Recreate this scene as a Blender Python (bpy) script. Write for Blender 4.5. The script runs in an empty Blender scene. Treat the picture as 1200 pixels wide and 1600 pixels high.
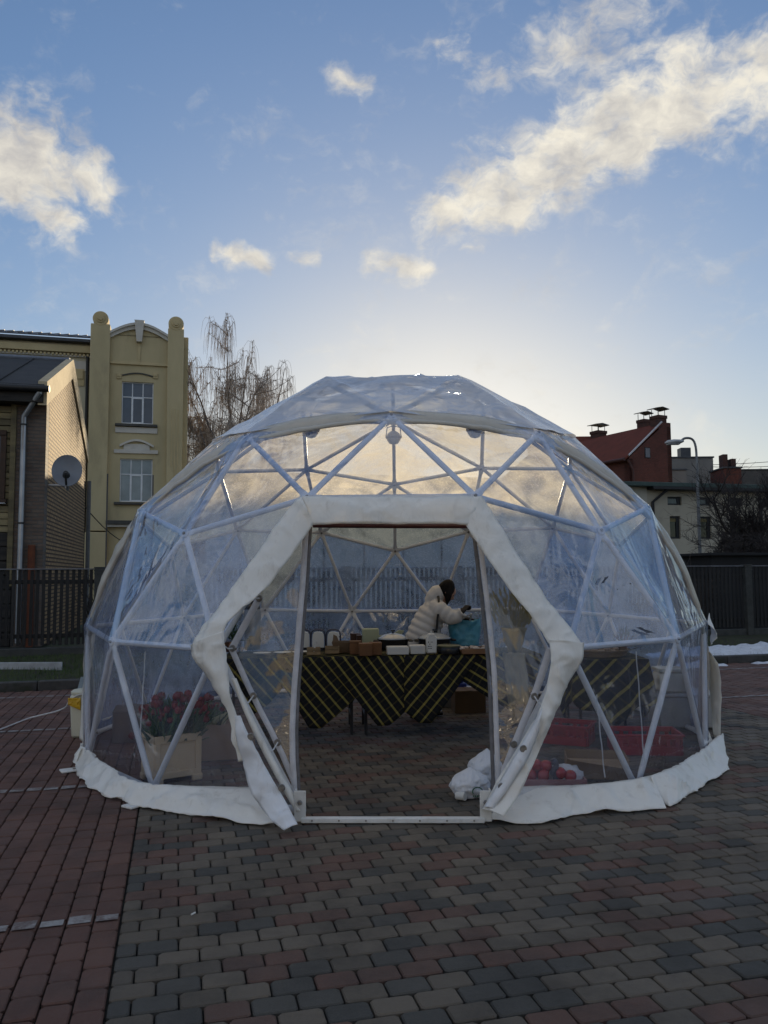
import bpy, math, random
import numpy as np
from mathutils import Vector, Matrix, noise as mnoise
random.seed(7); np.random.seed(7)
SC = bpy.context.scene
COL = SC.collection
R = math.radians

# ------------------------------------------------------------------ camera
CAM = np.array([0.0536, -8.2656, 1.5732]); FPX = 1253.39
def _n(v): v = np.array(v, float); return v/np.linalg.norm(v)
FWD = _n((-.01835054, .99691309, .07633837)); RGT = _n((.99980137, .01889026, -.00635401)); UPV = _n(np.cross(RGT, FWD))
cd = bpy.data.cameras.new('camera'); cam = bpy.data.objects.new('camera', cd); COL.objects.link(cam)
cd.sensor_fit = 'VERTICAL'; cd.sensor_height = 36; cd.sensor_width = 27; cd.lens = 36*FPX/1600
cd.clip_start = .05; cd.clip_end = 3000
m = Matrix.Identity(4)
for i in range(3):
    m[i][0] = RGT[i]; m[i][1] = UPV[i]; m[i][2] = -FWD[i]; m[i][3] = CAM[i]
cam.matrix_world = m; SC.camera = cam

# ------------------------------------------------------------------ sun, sky, exposure
SUN_EL, SUN_AZ = R(7.6), R(3.2)            # azimuth from +Y towards +X
SUNV = Vector((math.sin(SUN_AZ)*math.cos(SUN_EL), math.cos(SUN_AZ)*math.cos(SUN_EL), math.sin(SUN_EL)))
ld = bpy.data.lights.new('sun', 'SUN'); ld.energy = 5.0; ld.angle = R(.55); ld.color = (1, .80, .52)
lo = bpy.data.objects.new('sun', ld); COL.objects.link(lo)
lo.rotation_euler = SUNV.to_track_quat('Z', 'Y').to_euler(); lo.location = (0, 0, 30)
SC.view_settings.view_transform = 'Standard'; SC.view_settings.look = 'None'
EXPO = 0.55
SC.view_settings.exposure = EXPO; SC.view_settings.gamma = 1.0; SC.view_settings.use_curve_mapping = False
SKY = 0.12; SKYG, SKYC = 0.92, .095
cy = SC.cycles
cy.use_denoising = True; cy.transparent_max_bounces = 24; cy.max_bounces = 6; cy.sample_clamp_indirect = 6
cy.caustics_reflective = False; cy.caustics_refractive = False

def ray(px, py): return _n(FWD*FPX + RGT*(px-600) + UPV*(800-py))
def gp(px, py, z=0.0):
    d = ray(px, py); return CAM + d*((z-CAM[2])/d[2])
def at(px, py, Y):
    d = ray(px, py); return CAM + d*((Y-CAM[1])/d[1])
def onpl(px, py, p0, nn):
    d = ray(px, py); p0 = np.array(p0, float); nn = np.array(nn, float)
    return CAM + d*(np.dot(p0-CAM, nn)/np.dot(d, nn))
def mpp(p): return float(np.dot(np.array(p)-CAM, FWD))/FPX      # metres per photo pixel there

class NT:
    def __init__(s, tree): s.t = tree; s.t.nodes.clear()
    def n(s, typ, ins=None, **kw):
        x = s.t.nodes.new('ShaderNode'+typ)
        for k, v in kw.items(): setattr(x, k, v)
        for k, v in (ins or {}).items():
            if isinstance(v, bpy.types.NodeSocket): s.t.links.new(v, x.inputs[k])
            else: x.inputs[k].default_value = v
        return x
    def math(s, op, a, b=0.0, c=None, clamp=False):
        ins = {0: a, 1: b}
        if c is not None: ins[2] = c
        return s.n('Math', ins, operation=op, use_clamp=clamp).outputs[0]
    def vm(s, op, a, b=(0, 0, 0), out=0): return s.n('VectorMath', {0: a, 1: b}, operation=op).outputs[out]
    def mix(s, f, a, b):
        x = s.n('Mix', data_type='RGBA')
        for k, v in ((0, f), (6, a), (7, b)):
            if isinstance(v, bpy.types.NodeSocket): s.t.links.new(v, x.inputs[k])
            else: x.inputs[k].default_value = v if k == 0 else (*v[:3], 1)
        return x.outputs[2]
    def mr(s, v, a, b, c=0.0, d=1.0, typ='LINEAR'):
        return s.n('MapRange', {0: v, 1: a, 2: b, 3: c, 4: d}, interpolation_type=typ).outputs[0]
    def noise(s, vec, scale, detail=4.0, rough=.55, dist=0.0, out=0):
        return s.n('TexNoise', {'Vector': vec, 'Scale': scale, 'Detail': detail, 'Roughness': rough, 'Distortion': dist}).outputs[out]

w = bpy.data.worlds.new('World'); SC.world = w; w.use_nodes = True
w.cycles.sampling_method = 'MANUAL'; w.cycles.sample_map_resolution = 512
T = NT(w.node_tree)
dirv = T.n('TexCoord').outputs['Generated']
sky = T.n('TexSky', sky_type='NISHITA', sun_disc=False, sun_elevation=SUN_EL, sun_rotation=SUN_AZ, air_density=1.0, dust_density=0.5, ozone_density=2.0, altitude=0)
dn = T.vm('NORMALIZE', dirv)
def wnode(v, sc, amp, det):
    q = T.vm('SCALE', T.vm('SUBTRACT', T.noise(v, sc, det, .6, out=1), (.5, .5, .5))); q.node.inputs['Scale'].default_value = amp; return q
dw = T.vm('ADD', T.vm('ADD', dn, wnode(dn, 6.0, .055, 3.0)), wnode(dn, 24.0, .022, 3.0))
# clouds: streaks between directions in the sky (start, end, half width, strength)
CL = [((690, 335), (790, 345), 62, 1.0), ((740, 310), (990, 205), 84, 1.08), ((930, 215), (1330, 50), 92, 1.05),
      ((720, 70), (790, 120), 42, .48), ((870, 50), (1000, 20), 60, .50), ((960, 110), (1100, 70), 50, .55),
      ((-160, 250), (50, 255), 105, 1.0), ((20, 290), (135, 275), 72, 1.0), ((50, 335), (100, 345), 45, .95),
      ((345, 388), (420, 408), 25, .74), ((470, 408), (490, 408), 19, .74), ((580, 420), (665, 428), 28, .68),
      ((530, 100), (565, 110), 30, .6), ((720, 392), (745, 396), 14, .8)]
mx = None
for a, b, r_, st in CL:
    A, B = ray(*a), ray(*b); BA = B-A
    pa = T.vm('SUBTRACT', dw, tuple(A))
    t = T.math('DIVIDE', T.vm('DOT_PRODUCT', pa, tuple(BA), out=1), float(np.dot(BA, BA)), clamp=True)
    s_ = T.n('VectorMath', {0: tuple(BA), 'Scale': t}, operation='SCALE').outputs[0]
    dist = T.vm('LENGTH', T.vm('SUBTRACT', pa, s_), out=1)
    k = T.math('MULTIPLY', T.math('SUBTRACT', 1.0, T.math('DIVIDE', dist, r_/FPX)), st)
    mx = k if mx is None else T.math('MAXIMUM', mx, k)
# out-of-view cloud cover overhead and behind, thickened to add light to the scene
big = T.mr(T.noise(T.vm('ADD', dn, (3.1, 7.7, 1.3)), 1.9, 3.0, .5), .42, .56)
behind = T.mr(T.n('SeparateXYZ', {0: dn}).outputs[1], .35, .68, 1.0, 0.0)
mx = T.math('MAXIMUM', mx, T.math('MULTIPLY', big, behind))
dl = T.vm('MULTIPLY', dw, (1.0, 1.0, 1.5))
fb = T.noise(dl, 13.0, 8.0, .60)
fb2 = T.noise(dl, 42.0, 4.0, .6)
dens = T.math('ADD', T.math('MULTIPLY', mx, 1.0), T.math('ADD', T.math('MULTIPLY', T.math('SUBTRACT', fb, .5), 2.3), T.math('MULTIPLY', T.math('SUBTRACT', fb2, .5), 1.15)))
dens = T.math('MULTIPLY', T.mr(dens, -.02, .95, typ='SMOOTHSTEP'), T.mr(mx, -.15, .15))
dens = T.math('MULTIPLY', dens, T.mr(mx, .0, .5, .72, .96))
lit = T.mr(T.noise(T.vm('ADD', dl, tuple(np.array(SUNV)*-.03)), 15.0, 6.0, .6), .34, .62)
# cool white balance and a soft shoulder, as the phone's processing gives the sky
skt = T.n('VectorMath', {0: sky.outputs[0], 1: (1.0, 1.08, 1.27)}, operation='MULTIPLY').outputs[0]
lum = T.vm('DOT_PRODUCT', skt, (.3, .5, .2), out=1)
skt = T.mix(T.mr(lum, 2.0, 9.0, 0, .55), skt, T.n('CombineXYZ', {0: T.math('MULTIPLY', lum, 1.03), 1: lum, 2: T.math("MULTIPLY", lum, .93)}).outputs[0])
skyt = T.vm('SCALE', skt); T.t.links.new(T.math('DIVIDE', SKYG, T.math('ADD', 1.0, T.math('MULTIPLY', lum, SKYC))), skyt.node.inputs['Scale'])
K = 1.0/(SKY*2**EXPO)
ccol = T.mix(lit, (.54*K, .52*K, .50*K), (.92*K, .86*K, .73*K))
away = T.mr(T.vm('DOT_PRODUCT', dn, tuple(SUNV), out=1), .25, .75)      # clouds far from the sun made cooler, greyer, so their light is less warm
ccol = T.mix(away, T.mix(lit, (.36*K, .42*K, .53*K), (.62*K, .69*K, .80*K)), ccol)
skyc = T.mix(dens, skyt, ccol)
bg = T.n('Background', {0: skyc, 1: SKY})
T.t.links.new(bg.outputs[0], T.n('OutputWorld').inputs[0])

# ------------------------------------------------------------------ materials
MATS = {}
def bsdf_mat(name):
    mt = bpy.data.materials.new(name); mt.use_nodes = True; t = NT(mt.node_tree)
    return mt, t
def pm(name, c1, c2=None, scale=6.0, rough=.6, bump=.0, bscale=None, metal=0.0, spec=.4, detail=5.0, stretch=None, lo_=.35, hi_=.65, rnd=0.0, coat=0.0, dirt=None, sss=0):
    """two-tone noise colour with noise relief"""
    if name in MATS: return MATS[name]
    mt, t = bsdf_mat(name); c2 = c2 or tuple(x*.75 for x in c1)
    co = t.n('TexCoord').outputs['Object']
    if stretch: co = t.vm('MULTIPLY', co, stretch)
    f = t.mr(t.noise(co, scale, detail, .6), lo_, hi_)
    col = t.mix(f, c1, c2)
    if dirt:
        d = t.mr(t.noise(co, dirt[1], 6, .65), dirt[2], dirt[2]+.18)
        col = t.mix(t.math('MULTIPLY', d, dirt[3]), col, dirt[0])
    if rnd:
        oi = t.n('ObjectInfo').outputs['Random']
        col = t.n('HueSaturation', {'Hue': .5, 'Saturation': 1.0, 'Value': t.mr(oi, 0, 1, 1-rnd, 1+rnd), 'Color': col}).outputs[0]
    p = t.n('BsdfPrincipled', {'Base Color': col, 'Roughness': rough, 'Metallic': metal, 'Specular IOR Level': spec, 'Coat Weight': coat})
    if bump:
        b = t.n('Bump', {'Strength': bump, 'Distance': .02, 'Height': t.noise(co, bscale or scale*4, 6, .6)})
        t.t.links.new(b.outputs[0], p.inputs['Normal'])
    t.t.links.new(p.outputs[0], t.n('OutputMaterial').inputs[0])
    MATS[name] = mt; return mt

def film(name, haze, tint, gloss_r=.05, wrinkle=.5, scratch=.5, sun_through=.5, refl=.09, hcol=(.50, .64, .95), tcol=(.95, .91, .82)):
    mt, t = bsdf_mat(name)
    co = t.n('TexCoord').outputs['Object']
    n1 = t.noise(co, 2.0, 2, .6, 1.2)
    scr = t.mr(t.noise(co, 24, 4, .75, 2.5), .50, .72)
    h = t.math('MULTIPLY', t.math('ADD', t.mr(n1, .3, .7, .45, 1.4), t.math('MULTIPLY', scr, scratch)), haze, clamp=True)
    tr = t.n('BsdfTransparent', {0: (*tint, 1)})
    df = t.n('BsdfDiffuse', {0: (*hcol, 1)}); tl = t.n('BsdfTranslucent', {0: (*tcol, 1)})
    hz = t.n('MixShader', {0: sun_through, 1: df.outputs[0], 2: tl.outputs[0]})
    base = t.n('MixShader', {0: h, 1: tr.outputs[0], 2: hz.outputs[0]})
    rid = t.math('ABSOLUTE', t.math('SUBTRACT', t.noise(t.vm('MULTIPLY', co, (1, 1, .5)), 2.3, 2, .5, 1.4), .5))   # taut folds
    rid = t.math('MULTIPLY', rid, t.mr(n1, .40, .62, .22, 1.0))
    bp = t.n('Bump', {'Strength': wrinkle, 'Distance': .13, 'Height': rid})
    gl = t.n('BsdfGlossy', {0: (1, 1, 1, 1), 'Roughness': gloss_r, 'Normal': bp.outputs[0]})
    lw = t.n('LayerWeight', {0: .5, 'Normal': bp.outputs[0]})
    fr = t.math('ADD', t.math('MULTIPLY', t.math('POWER', lw.outputs['Facing'], 4.0), .62), refl, clamp=True)
    fin = t.n('MixShader', {0: fr, 1: base.outputs[0], 2: gl.outputs[0]})
    t.t.links.new(fin.outputs[0], t.n('OutputMaterial').inputs[0])
    MATS[name] = mt; return mt

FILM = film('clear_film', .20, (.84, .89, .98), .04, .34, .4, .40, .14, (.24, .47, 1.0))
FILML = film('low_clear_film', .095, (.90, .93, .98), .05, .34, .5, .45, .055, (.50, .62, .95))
FILMR = film('rear_upper_film', .66, (.84, .83, .80), .12, .5, .9, .68, .05, (.55, .62, .80), (1.0, .84, .54))  # warm sun glow tinted into the translucent colour of the upper rear panels
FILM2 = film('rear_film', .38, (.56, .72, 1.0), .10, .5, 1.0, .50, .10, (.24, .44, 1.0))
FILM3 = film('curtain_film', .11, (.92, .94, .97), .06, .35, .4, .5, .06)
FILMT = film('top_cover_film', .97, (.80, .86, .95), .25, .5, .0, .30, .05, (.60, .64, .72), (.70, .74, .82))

def vinyl(name, c, rough=.30):
    mt, t = bsdf_mat(name)
    co = t.n('TexCoord').outputs['Object']
    d = t.mr(t.noise(co, 3.0, 8, .7, 1.0), .52, .75)
    col = t.mix(t.math('MULTIPLY', d, .25), c, (.60, .56, .48))
    st = t.mr(t.noise(t.vm('MULTIPLY', co, (14, 14, 3)), 1, 5, .7), .56, .70)
    col = t.mix(t.math('MULTIPLY', st, .32), col, (.35, .31, .25))
    df = t.n('BsdfPrincipled', {'Base Color': col, 'Roughness': rough, 'Specular IOR Level': .45})
    hgt = t.math('ADD', t.noise(t.vm('MULTIPLY', co, (1, 1, .6)), 5.0, 3, .5, .6), t.math('MULTIPLY', t.noise(co, 34, 2), .05))
    b = t.n('Bump', {'Strength': .30, 'Distance': .09, 'Height': hgt}); t.t.links.new(b.outputs[0], df.inputs['Normal'])
    tl = t.n('BsdfTranslucent', {0: (.8, .74, .6, 1)})
    mx = t.n('MixShader', {0: .18, 1: df.outputs[0], 2: tl.outputs[0]})
    t.t.links.new(mx.outputs[0], t.n('OutputMaterial').inputs[0]); MATS[name] = mt; return mt
VINYL = vinyl('white_vinyl', (.88, .865, .82)); VINYL_IN = vinyl('vinyl_lining', (.82, .84, .88)); VINYL_HEM = vinyl('hem_vinyl', (.60, .57, .51))
TUBE = pm('white_tube', (.74, .75, .77), (.60, .61, .63), 5, .38, .05, dirt=((.35, .33, .30), 9, .6, .5))
STEEL = pm('bolt_steel', (.32, .31, .30), (.18, .17, .16), 30, .45, metal=.8)
WEB = pm('webbing', (.62, .61, .63), (.50, .49, .51), 12, .7, .3, 90)
ZIP = pm('zip_grey', (.16, .15, .16), (.10, .10, .10), 20, .6, .3, 120)
MAROON = pm('maroon_trim', (.07, .022, .03), (.045, .015, .02), 10, .6, .2)

# ------------------------------------------------------------------ mesh helpers
ORG = {}
def wv(a): return np.array(a, float)
class MB:
    def __init__(s): s.v = []; s.f = []; s.mi = []; s.uv = None
    def add(s, vs, fs, mi=0):
        o = len(s.v); s.v += [tuple(map(float, x)) for x in vs]; s.f += [tuple(i+o for i in f) for f in fs]; s.mi += [mi]*len(fs); return s
    def box(s, c, size, ax=None, bev=0.0, mi=0, taper=1.0):
        """box centred at c; ax = 3 axes; bev chamfers all edges; taper scales the bottom face"""
        ax = ax or ((1, 0, 0), (0, 1, 0), (0, 0, 1)); ax = [wv(a) for a in ax]; c = wv(c); h = [x/2 for x in size]
        b = min(bev, min(h)*.45)
        def P(x, y, z):
            k = taper if z < 0 else 1.0
            return c+ax[0]*x*k+ax[1]*y*k+ax[2]*z
        if b <= 0:
            vs = [P(sx*h[0], sy*h[1], sz*h[2]) for sz in (-1, 1) for sy in (-1, 1) for sx in (-1, 1)]
            return s.add(vs, [(0, 2, 3, 1), (4, 5, 7, 6), (0, 1, 5, 4), (2, 6, 7, 3), (0, 4, 6, 2), (1, 3, 7, 5)], mi)
        vs = []; idx = {}
        for sx in (-1, 1):
            for sy in (-1, 1):
                for sz in (-1, 1):
                    for k in range(3):
                        e = [h[0]-b, h[1]-b, h[2]-b]; e[k] = h[k]
                        idx[sx, sy, sz, k] = len(vs); vs.append(P(sx*e[0], sy*e[1], sz*e[2]))
        fs = []
        for k in range(3):
            a, d = [(1, 2), (2, 0), (0, 1)][k]
            for sg in (-1, 1):
                q = []
                for u, v in ((-1, -1), (1, -1), (1, 1), (-1, 1)):
                    t = [0, 0, 0]; t[k] = sg; t[a] = u; t[d] = v; q.append(idx[t[0], t[1], t[2], k])
                fs.append(tuple(q if sg > 0 else q[::-1]))
        for k in range(3):
            a, d = [(1, 2), (2, 0), (0, 1)][k]
            for u in (-1, 1):
                for v in (-1, 1):
                    t0 = [0, 0, 0]; t0[a] = u; t0[d] = v; t1 = list(t0); t0[k] = -1; t1[k] = 1
                    q = [idx[(*t0, a)], idx[(*t1, a)], idx[(*t1, d)], idx[(*t0, d)]]
                    fs.append(tuple(q if u*v < 0 else q[::-1]))
        for sx in (-1, 1):
            for sy in (-1, 1):
                for sz in (-1, 1):
                    q = [idx[sx, sy, sz, k] for k in range(3)]
                    fs.append(tuple(q if sx*sy*sz > 0 else q[::-1]))
        return s.add(vs, fs, mi)
    def tube(s, path, rad, n=8, cap=True, mi=0, ref=None, ell=None, ripple=None):
        """swept tube along path; rad number, list, or list of (a,b) ellipses"""
        P = [wv(p) for p in path]; N = len(P); rings = []
        r_ = rad if isinstance(rad, (list, tuple)) else [rad]*N
        prev = None; base = len(s.v); vs = []
        for i in range(N):
            d = _n(P[min(i+1, N-1)]-P[max(i-1, 0)]+1e-9)
            if prev is None:
                rf = wv(ref) if ref is not None else (wv((0, 0, 1)) if abs(d[2]) < .9 else wv((1, 0, 0)))
                a = _n(np.cross(np.cross(d, rf), d))
            else: a = _n(prev-d*np.dot(prev, d))
            prev = a; b = np.cross(d, a)
            ra, rb = r_[i] if isinstance(r_[i], (tuple, list)) else (r_[i], r_[i])
            for k in range(n):
                t = 2*math.pi*k/n; vs.append(P[i]+a*ra*math.cos(t)+b*rb*math.sin(t))
        fs = [(i*n+k, i*n+(k+1) % n, (i+1)*n+(k+1) % n, (i+1)*n+k) for i in range(N-1) for k in range(n)]
        if cap: fs += [tuple(range(n))[::-1], tuple((N-1)*n+k for k in range(n))]
        return s.add(vs, fs, mi)
    def lathe(s, c, prof, n=16, ax=None, mi=0):
        """profile [(r,z)...] turned round axis (default z) at c"""
        ax = ax or ((1, 0, 0), (0, 1, 0), (0, 0, 1)); ax = [wv(a) for a in ax]; c = wv(c); vs = []; fs = []
        for r, z in prof:
            for k in range(n):
                t = 2*math.pi*k/n; vs.append(c+ax[0]*r*math.cos(t)+ax[1]*r*math.sin(t)+ax[2]*z)
        N = len(prof)
        fs = [(i*n+k, i*n+(k+1) % n, (i+1)*n+(k+1) % n, (i+1)*n+k) for i in range(N-1) for k in range(n)]
        fs += [tuple(range(n))[::-1], tuple((N-1)*n+k for k in range(n))]
        return s.add(vs, fs, mi)
    def prism(s, pts, d, mi=0):
        """closed polygon pts (3D) extruded by vector d"""
        n = len(pts); d = wv(d); vs = [wv(p) for p in pts]+[wv(p)+d for p in pts]
        fs = [tuple(range(n))[::-1], tuple(range(n, 2*n))]+[(i, (i+1) % n, (i+1) % n+n, i+n) for i in range(n)]
        return s.add(vs, fs, mi)
    def grid(s, fn, nu, nv, mi=0):
        vs = [fn(i/nu, j/nv) for i in range(nu+1) for j in range(nv+1)]
        fs = [(i*(nv+1)+j, (i+1)*(nv+1)+j, (i+1)*(nv+1)+j+1, i*(nv+1)+j+1) for i in range(nu) for j in range(nv)]
        return s.add(vs, fs, mi)
    def mesh(s, name, mats, org=(0, 0, 0), smooth=True, ang=38):
        me = bpy.data.meshes.new(name); o = wv(org)
        V = np.array(s.v, float).reshape(-1, 3)-o
        me.from_pydata(V.tolist(), [], s.f)
        for mt in (mats if isinstance(mats, (list, tuple)) else [mats]): me.materials.append(mt)
        if any(s.mi): me.polygons.foreach_set('material_index', s.mi)
        if s.uv is not None:
            ul = me.uv_layers.new(name='UVMap'); li = np.zeros(len(me.loops), dtype=np.int32); me.loops.foreach_get('vertex_index', li)
            ul.data.foreach_set('uv', np.array(s.uv, float)[li].ravel())
        me.validate(); me.update()
        if smooth:
            me.polygons.foreach_set('use_smooth', [True]*len(me.polygons)); me.set_sharp_from_angle(angle=R(ang))
        return me
    def build(s, name, mats, parent=None, smooth=True, ang=38, solid=0):
        org = ORG.get(parent.name, (0, 0, 0)) if parent else (0, 0, 0)
        ob = bpy.data.objects.new(name, s.mesh(name, mats, org, smooth, ang)); COL.objects.link(ob)
        if parent: ob.parent = parent
        ORG[ob.name] = org
        if solid:
            md = ob.modifiers.new('thickness', 'SOLIDIFY'); md.thickness = solid; md.offset = 0
        return ob
def tag(o, label=None, cat=None, group=None, kind=None):
    if label: o['label'] = label
    if cat: o['category'] = cat
    if group: o['group'] = group
    if kind: o['kind'] = kind
    return o
def thing(name, label, cat, loc, group=None):
    o = bpy.data.objects.new(name, None); COL.objects.link(o); o.location = tuple(map(float, loc)); o.empty_display_size = .1
    ORG[o.name] = tuple(map(float, loc)); return tag(o, label, cat, group)
def solo(name, mb, mats, label, cat, group=None, smooth=True, ang=38, solid=0):
    V = np.array(mb.v); loc = ((V[:, 0].min()+V[:, 0].max())/2, (V[:, 1].min()+V[:, 1].max())/2, V[:, 2].min())
    ob = bpy.data.objects.new(name, mb.mesh(name, mats, loc, smooth, ang)); COL.objects.link(ob); ob.location = loc; ORG[ob.name] = loc
    if solid:
        md = ob.modifiers.new('thickness', 'SOLIDIFY'); md.thickness = solid; md.offset = 0
    return tag(ob, label, cat, group)
def struct(name, mb, mats, kind='structure', smooth=False, parent=None):
    return tag(mb.build(name, mats, parent, smooth), kind=kind)
def link(name, me, parent, mat4):
    o = bpy.data.objects.new(name, me); COL.objects.link(o); o.parent = parent
    if parent: mat4 = Matrix.Translation(-Vector(ORG.get(parent.name, (0, 0, 0)))) @ mat4
    o.matrix_basis = mat4; return o
def copy_tree(o, parent=None):
    c = o.copy(); COL.objects.link(c); c.parent = parent
    for ch in list(o.children): copy_tree(ch, c)
    return c
def nz(p, s, seed=0): return mnoise.noise(Vector((p[0]*s+seed, p[1]*s+seed*1.7, p[2]*s-seed)))
def lerp(a, b, t): return wv(a)*(1-t)+wv(b)*t
def resample(P, n):
    P = [wv(p) for p in P]; L = np.cumsum([0]+[np.linalg.norm(P[i+1]-P[i]) for i in range(len(P)-1)]); out = []
    for k in range(n+1):
        t = L[-1]*k/n; i = min(np.searchsorted(L, t, side='right')-1, len(P)-2); i = max(i, 0)
        out.append(lerp(P[i], P[i+1], (t-L[i])/max(L[i+1]-L[i], 1e-9)))
    return out
def smooth_path(P, it=1):
    P = [wv(p) for p in P]
    for _ in range(it):
        Q = [P[0]]
        for i in range(len(P)-1): Q += [lerp(P[i], P[i+1], .25), lerp(P[i], P[i+1], .75)]
        P = Q+[P[-1]]
    return P
def bys(P, n):      # resample by index parameter so that two edges keep their pairing
    out = []
    for k in range(n+1):
        t = (len(P)-1)*k/n; i = min(int(t), len(P)-2); out.append(lerp(P[i], P[i+1], t-i))
    return out
def sheet(L, Rr, n=30, mcount=8, bulge=0.0, wr=0.0, ws=4.0, seed=0, it=1, bdir=None):
    """cloth/vinyl sheet between two world polylines with paired points"""
    if it: L, Rr = smooth_path(L, it), smooth_path(Rr, it)
    A, B = bys(L, n), bys(Rr, n); mb = MB()
    vs = []
    for i in range(n+1):
        t = _n(A[min(i+1, n)]-A[max(i-1, 0)]+B[min(i+1, n)]-B[max(i-1, 0)]); cr = B[i]-A[i]; nn = np.cross(t, cr)
        nn = _n(nn) if np.linalg.norm(nn) > 1e-9 else wv((0, -1, 0))
        if bdir is not None: nn = wv(bdir)
        elif np.dot(nn, CAM-A[i]) < 0: nn = -nn
        for j in range(mcount+1):
            u = j/mcount; p = A[i]+cr*u
            cr_ = max(0, 1-abs(nz(p, ws*.8, seed+11))*5)+.7*max(0, 1-abs(nz(p, ws*1.7, seed+19))*6)
            p = p+nn*(bulge*math.sin(math.pi*u)+wr*nz(p, ws, seed)+wr*.4*nz(p, ws*2.7, seed+3)+wr*.75*cr_)
            vs.append(p)
    fs = [(i*(mcount+1)+j, (i+1)*(mcount+1)+j, (i+1)*(mcount+1)+j+1, i*(mcount+1)+j+1) for i in range(n) for j in range(mcount)]
    mb.add(vs, fs); return mb
# the street grid of the place runs 15.5 degrees off the camera axis
TH = R(15.5); E1 = wv((math.cos(TH), math.sin(TH), 0)); E2 = wv((-math.sin(TH), math.cos(TH), 0)); EZ = wv((0, 0, 1))
def W(a, b, z=0.0): return E1*a+E2*b+EZ*z
GAX = (E1, E2, EZ)
def gc(p): return float(np.dot(p, E1)), float(np.dot(p, E2))

# ------------------------------------------------------------------ ground
SOIL = pm('yard_soil', (.045, .04, .03), (.03, .045, .018), 1.5, .9, .6, 30, lo_=.4, hi_=.6)
JOINT = pm('joint_sand', (.020, .019, .016), (.012, .012, .010), 14, .95, .5, 80, dirt=((.03, .045, .015), 3, .6, .7))
mb = MB(); mb.add([(-400, -60, -.09), (400, -60, -.09), (400, 900, -.09), (-400, 900, -.09)], [(0, 1, 2, 3)])
struct('ground', mb, SOIL)
mb = MB(); mb.add([W(-16, -14, -.022), W(14, -14, -.022), W(14, 4.02, -.022), W(-16, 4.02, -.022)], [(0, 1, 2, 3)])
paving = struct('pavement', mb, JOINT)

def paver_mat(name, c1, c2):
    mt, t = bsdf_mat(name)
    geo = t.n('NewGeometry').outputs['Position']
    rn = t.math('FRACT', t.math('ADD', t.n('Attribute', attribute_name='rnd').outputs['Fac'], t.n('ObjectInfo').outputs['Random']))
    col = t.mix(rn, c1, c2)
    gr = t.noise(geo, 160, 3, .7); col = t.mix(t.mr(gr, .45, .8, 0, .5), col, (.12, .11, .095))
    sp = t.mr(t.noise(geo, 2.4, 7, .7), .45, .68); col = t.mix(t.math('MULTIPLY', sp, .55), col, (.028, .026, .024))
    dk = t.mr(t.noise(geo, 420, 2, .5), .62, .7); col = t.mix(t.math('MULTIPLY', dk, .4), col, (.20, .19, .17))
    p = t.n('BsdfPrincipled', {'Base Color': col, 'Roughness': t.mr(t.noise(geo, 2.3, 5, .6), .35, .65, .58, .86), 'Specular IOR Level': .32})
    b = t.n('Bump', {'Strength': .8, 'Distance': .007, 'Height': t.math('ADD', t.noise(geo, 210, 4, .7), t.math('MULTIPLY', t.noise(geo, 26, 4, .6), 1.2))})
    t.t.links.new(b.outputs[0], p.inputs['Normal']); t.t.links.new(p.outputs[0], t.n('OutputMaterial').inputs[0]); return mt
PV = [paver_mat('paver_grey', (.108, .088, .067), (.160, .130, .098)), paver_mat('paver_dark', (.058, .056, .051), (.082, .076, .066)),
      paver_mat('paver_red', (.140, .074, .056), (.112, .066, .051)), paver_mat('paver_brick_red', (.115, .055, .042), (.155, .078, .058))]

def paver_shape(L, Wd, ch=.0055, cr=.011, deep=.03):
    def oc(a, b, r): return [(a-r, b), (a, b-r), (a, -b+r), (a-r, -b), (-a+r, -b), (-a, -b+r), (-a, b-r), (-a+r, b)]
    a, b = L/2, Wd/2
    vs = [(x, y, -.0005) for x, y in oc(a-ch, b-ch, cr)]+[(x, y, -.006) for x, y in oc(a, b, cr*1.1)]+[(x, y, -deep) for x, y in oc(a, b, cr*1.1)]
    fs = [tuple(range(8))[::-1]]+[(i, (i+1) % 8, (i+1) % 8+8, i+8) for i in range(8)]+[(i+8, (i+1) % 8+8, (i+1) % 8+16, i+16) for i in range(8)]
    fs = [f[::-1] for f in fs]
    return np.array(vs), fs
PL, PW, GAPP = .170, .118, .0068
RB0, RB1 = -2.39, 4.0            # the grey lane lies between these, red bays on both sides
lay = []                        # (a, b, along-e2?, length, kind)
rg = random.Random(3)
b_rows = int(20/PW)
for r in range(-int(9.5/PW), int(4.0/PW)):
    b = (r+.5)*PW; off = (r % 2)*PL/2; a = RB0+.004
    prev = None
    first = PL/2 if r % 2 else PL
    run = 0; kind = 0
    while a < RB1-.02:
        ln = first if first else PL; first = None
        ln = min(ln, RB1-a)
        if ln < .05: break
        if run <= 0:
            x = rg.random(); kind = 2 if x < .17 else (1 if x < .40 else 0); run = 2 if kind == 2 and rg.random() < .6 else 1
        run -= 1
        lay.append((a+ln/2, b, False, ln, kind)); a += ln
for side in (-1, 1):
    for c in range(0, int((10 if side < 0 else 8)/PW)):
        a = (RB0-(c+.5)*PW) if side < 0 else (RB1+(c+.5)*PW)
        b = -8.0+(c % 2)*PL/2
        while b < 3.95:
            lay.append((a, b+PL/2, True, PL, 3)); b += PL
def inview(p, mg=90):
    d = p-CAM; z = np.dot(d, FWD)
    if z < .3: return None
    x = 600+FPX*np.dot(d, RGT)/z; y = 800-FPX*np.dot(d, UPV)/z
    return (x, y, z) if -mg < x < 1200+mg and y < 1600+mg else None
cand = []
for q in lay:
    p = W(q[0], q[1]); v = inview(p, 500)
    if v is None: continue
    vis = inview(p, 8)
    cand.append((v[2] if vis else v[2]+100, q, p))
cand.sort(key=lambda x: x[0])
single, rest = cand[:300], cand[300:]
PME = {}
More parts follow.
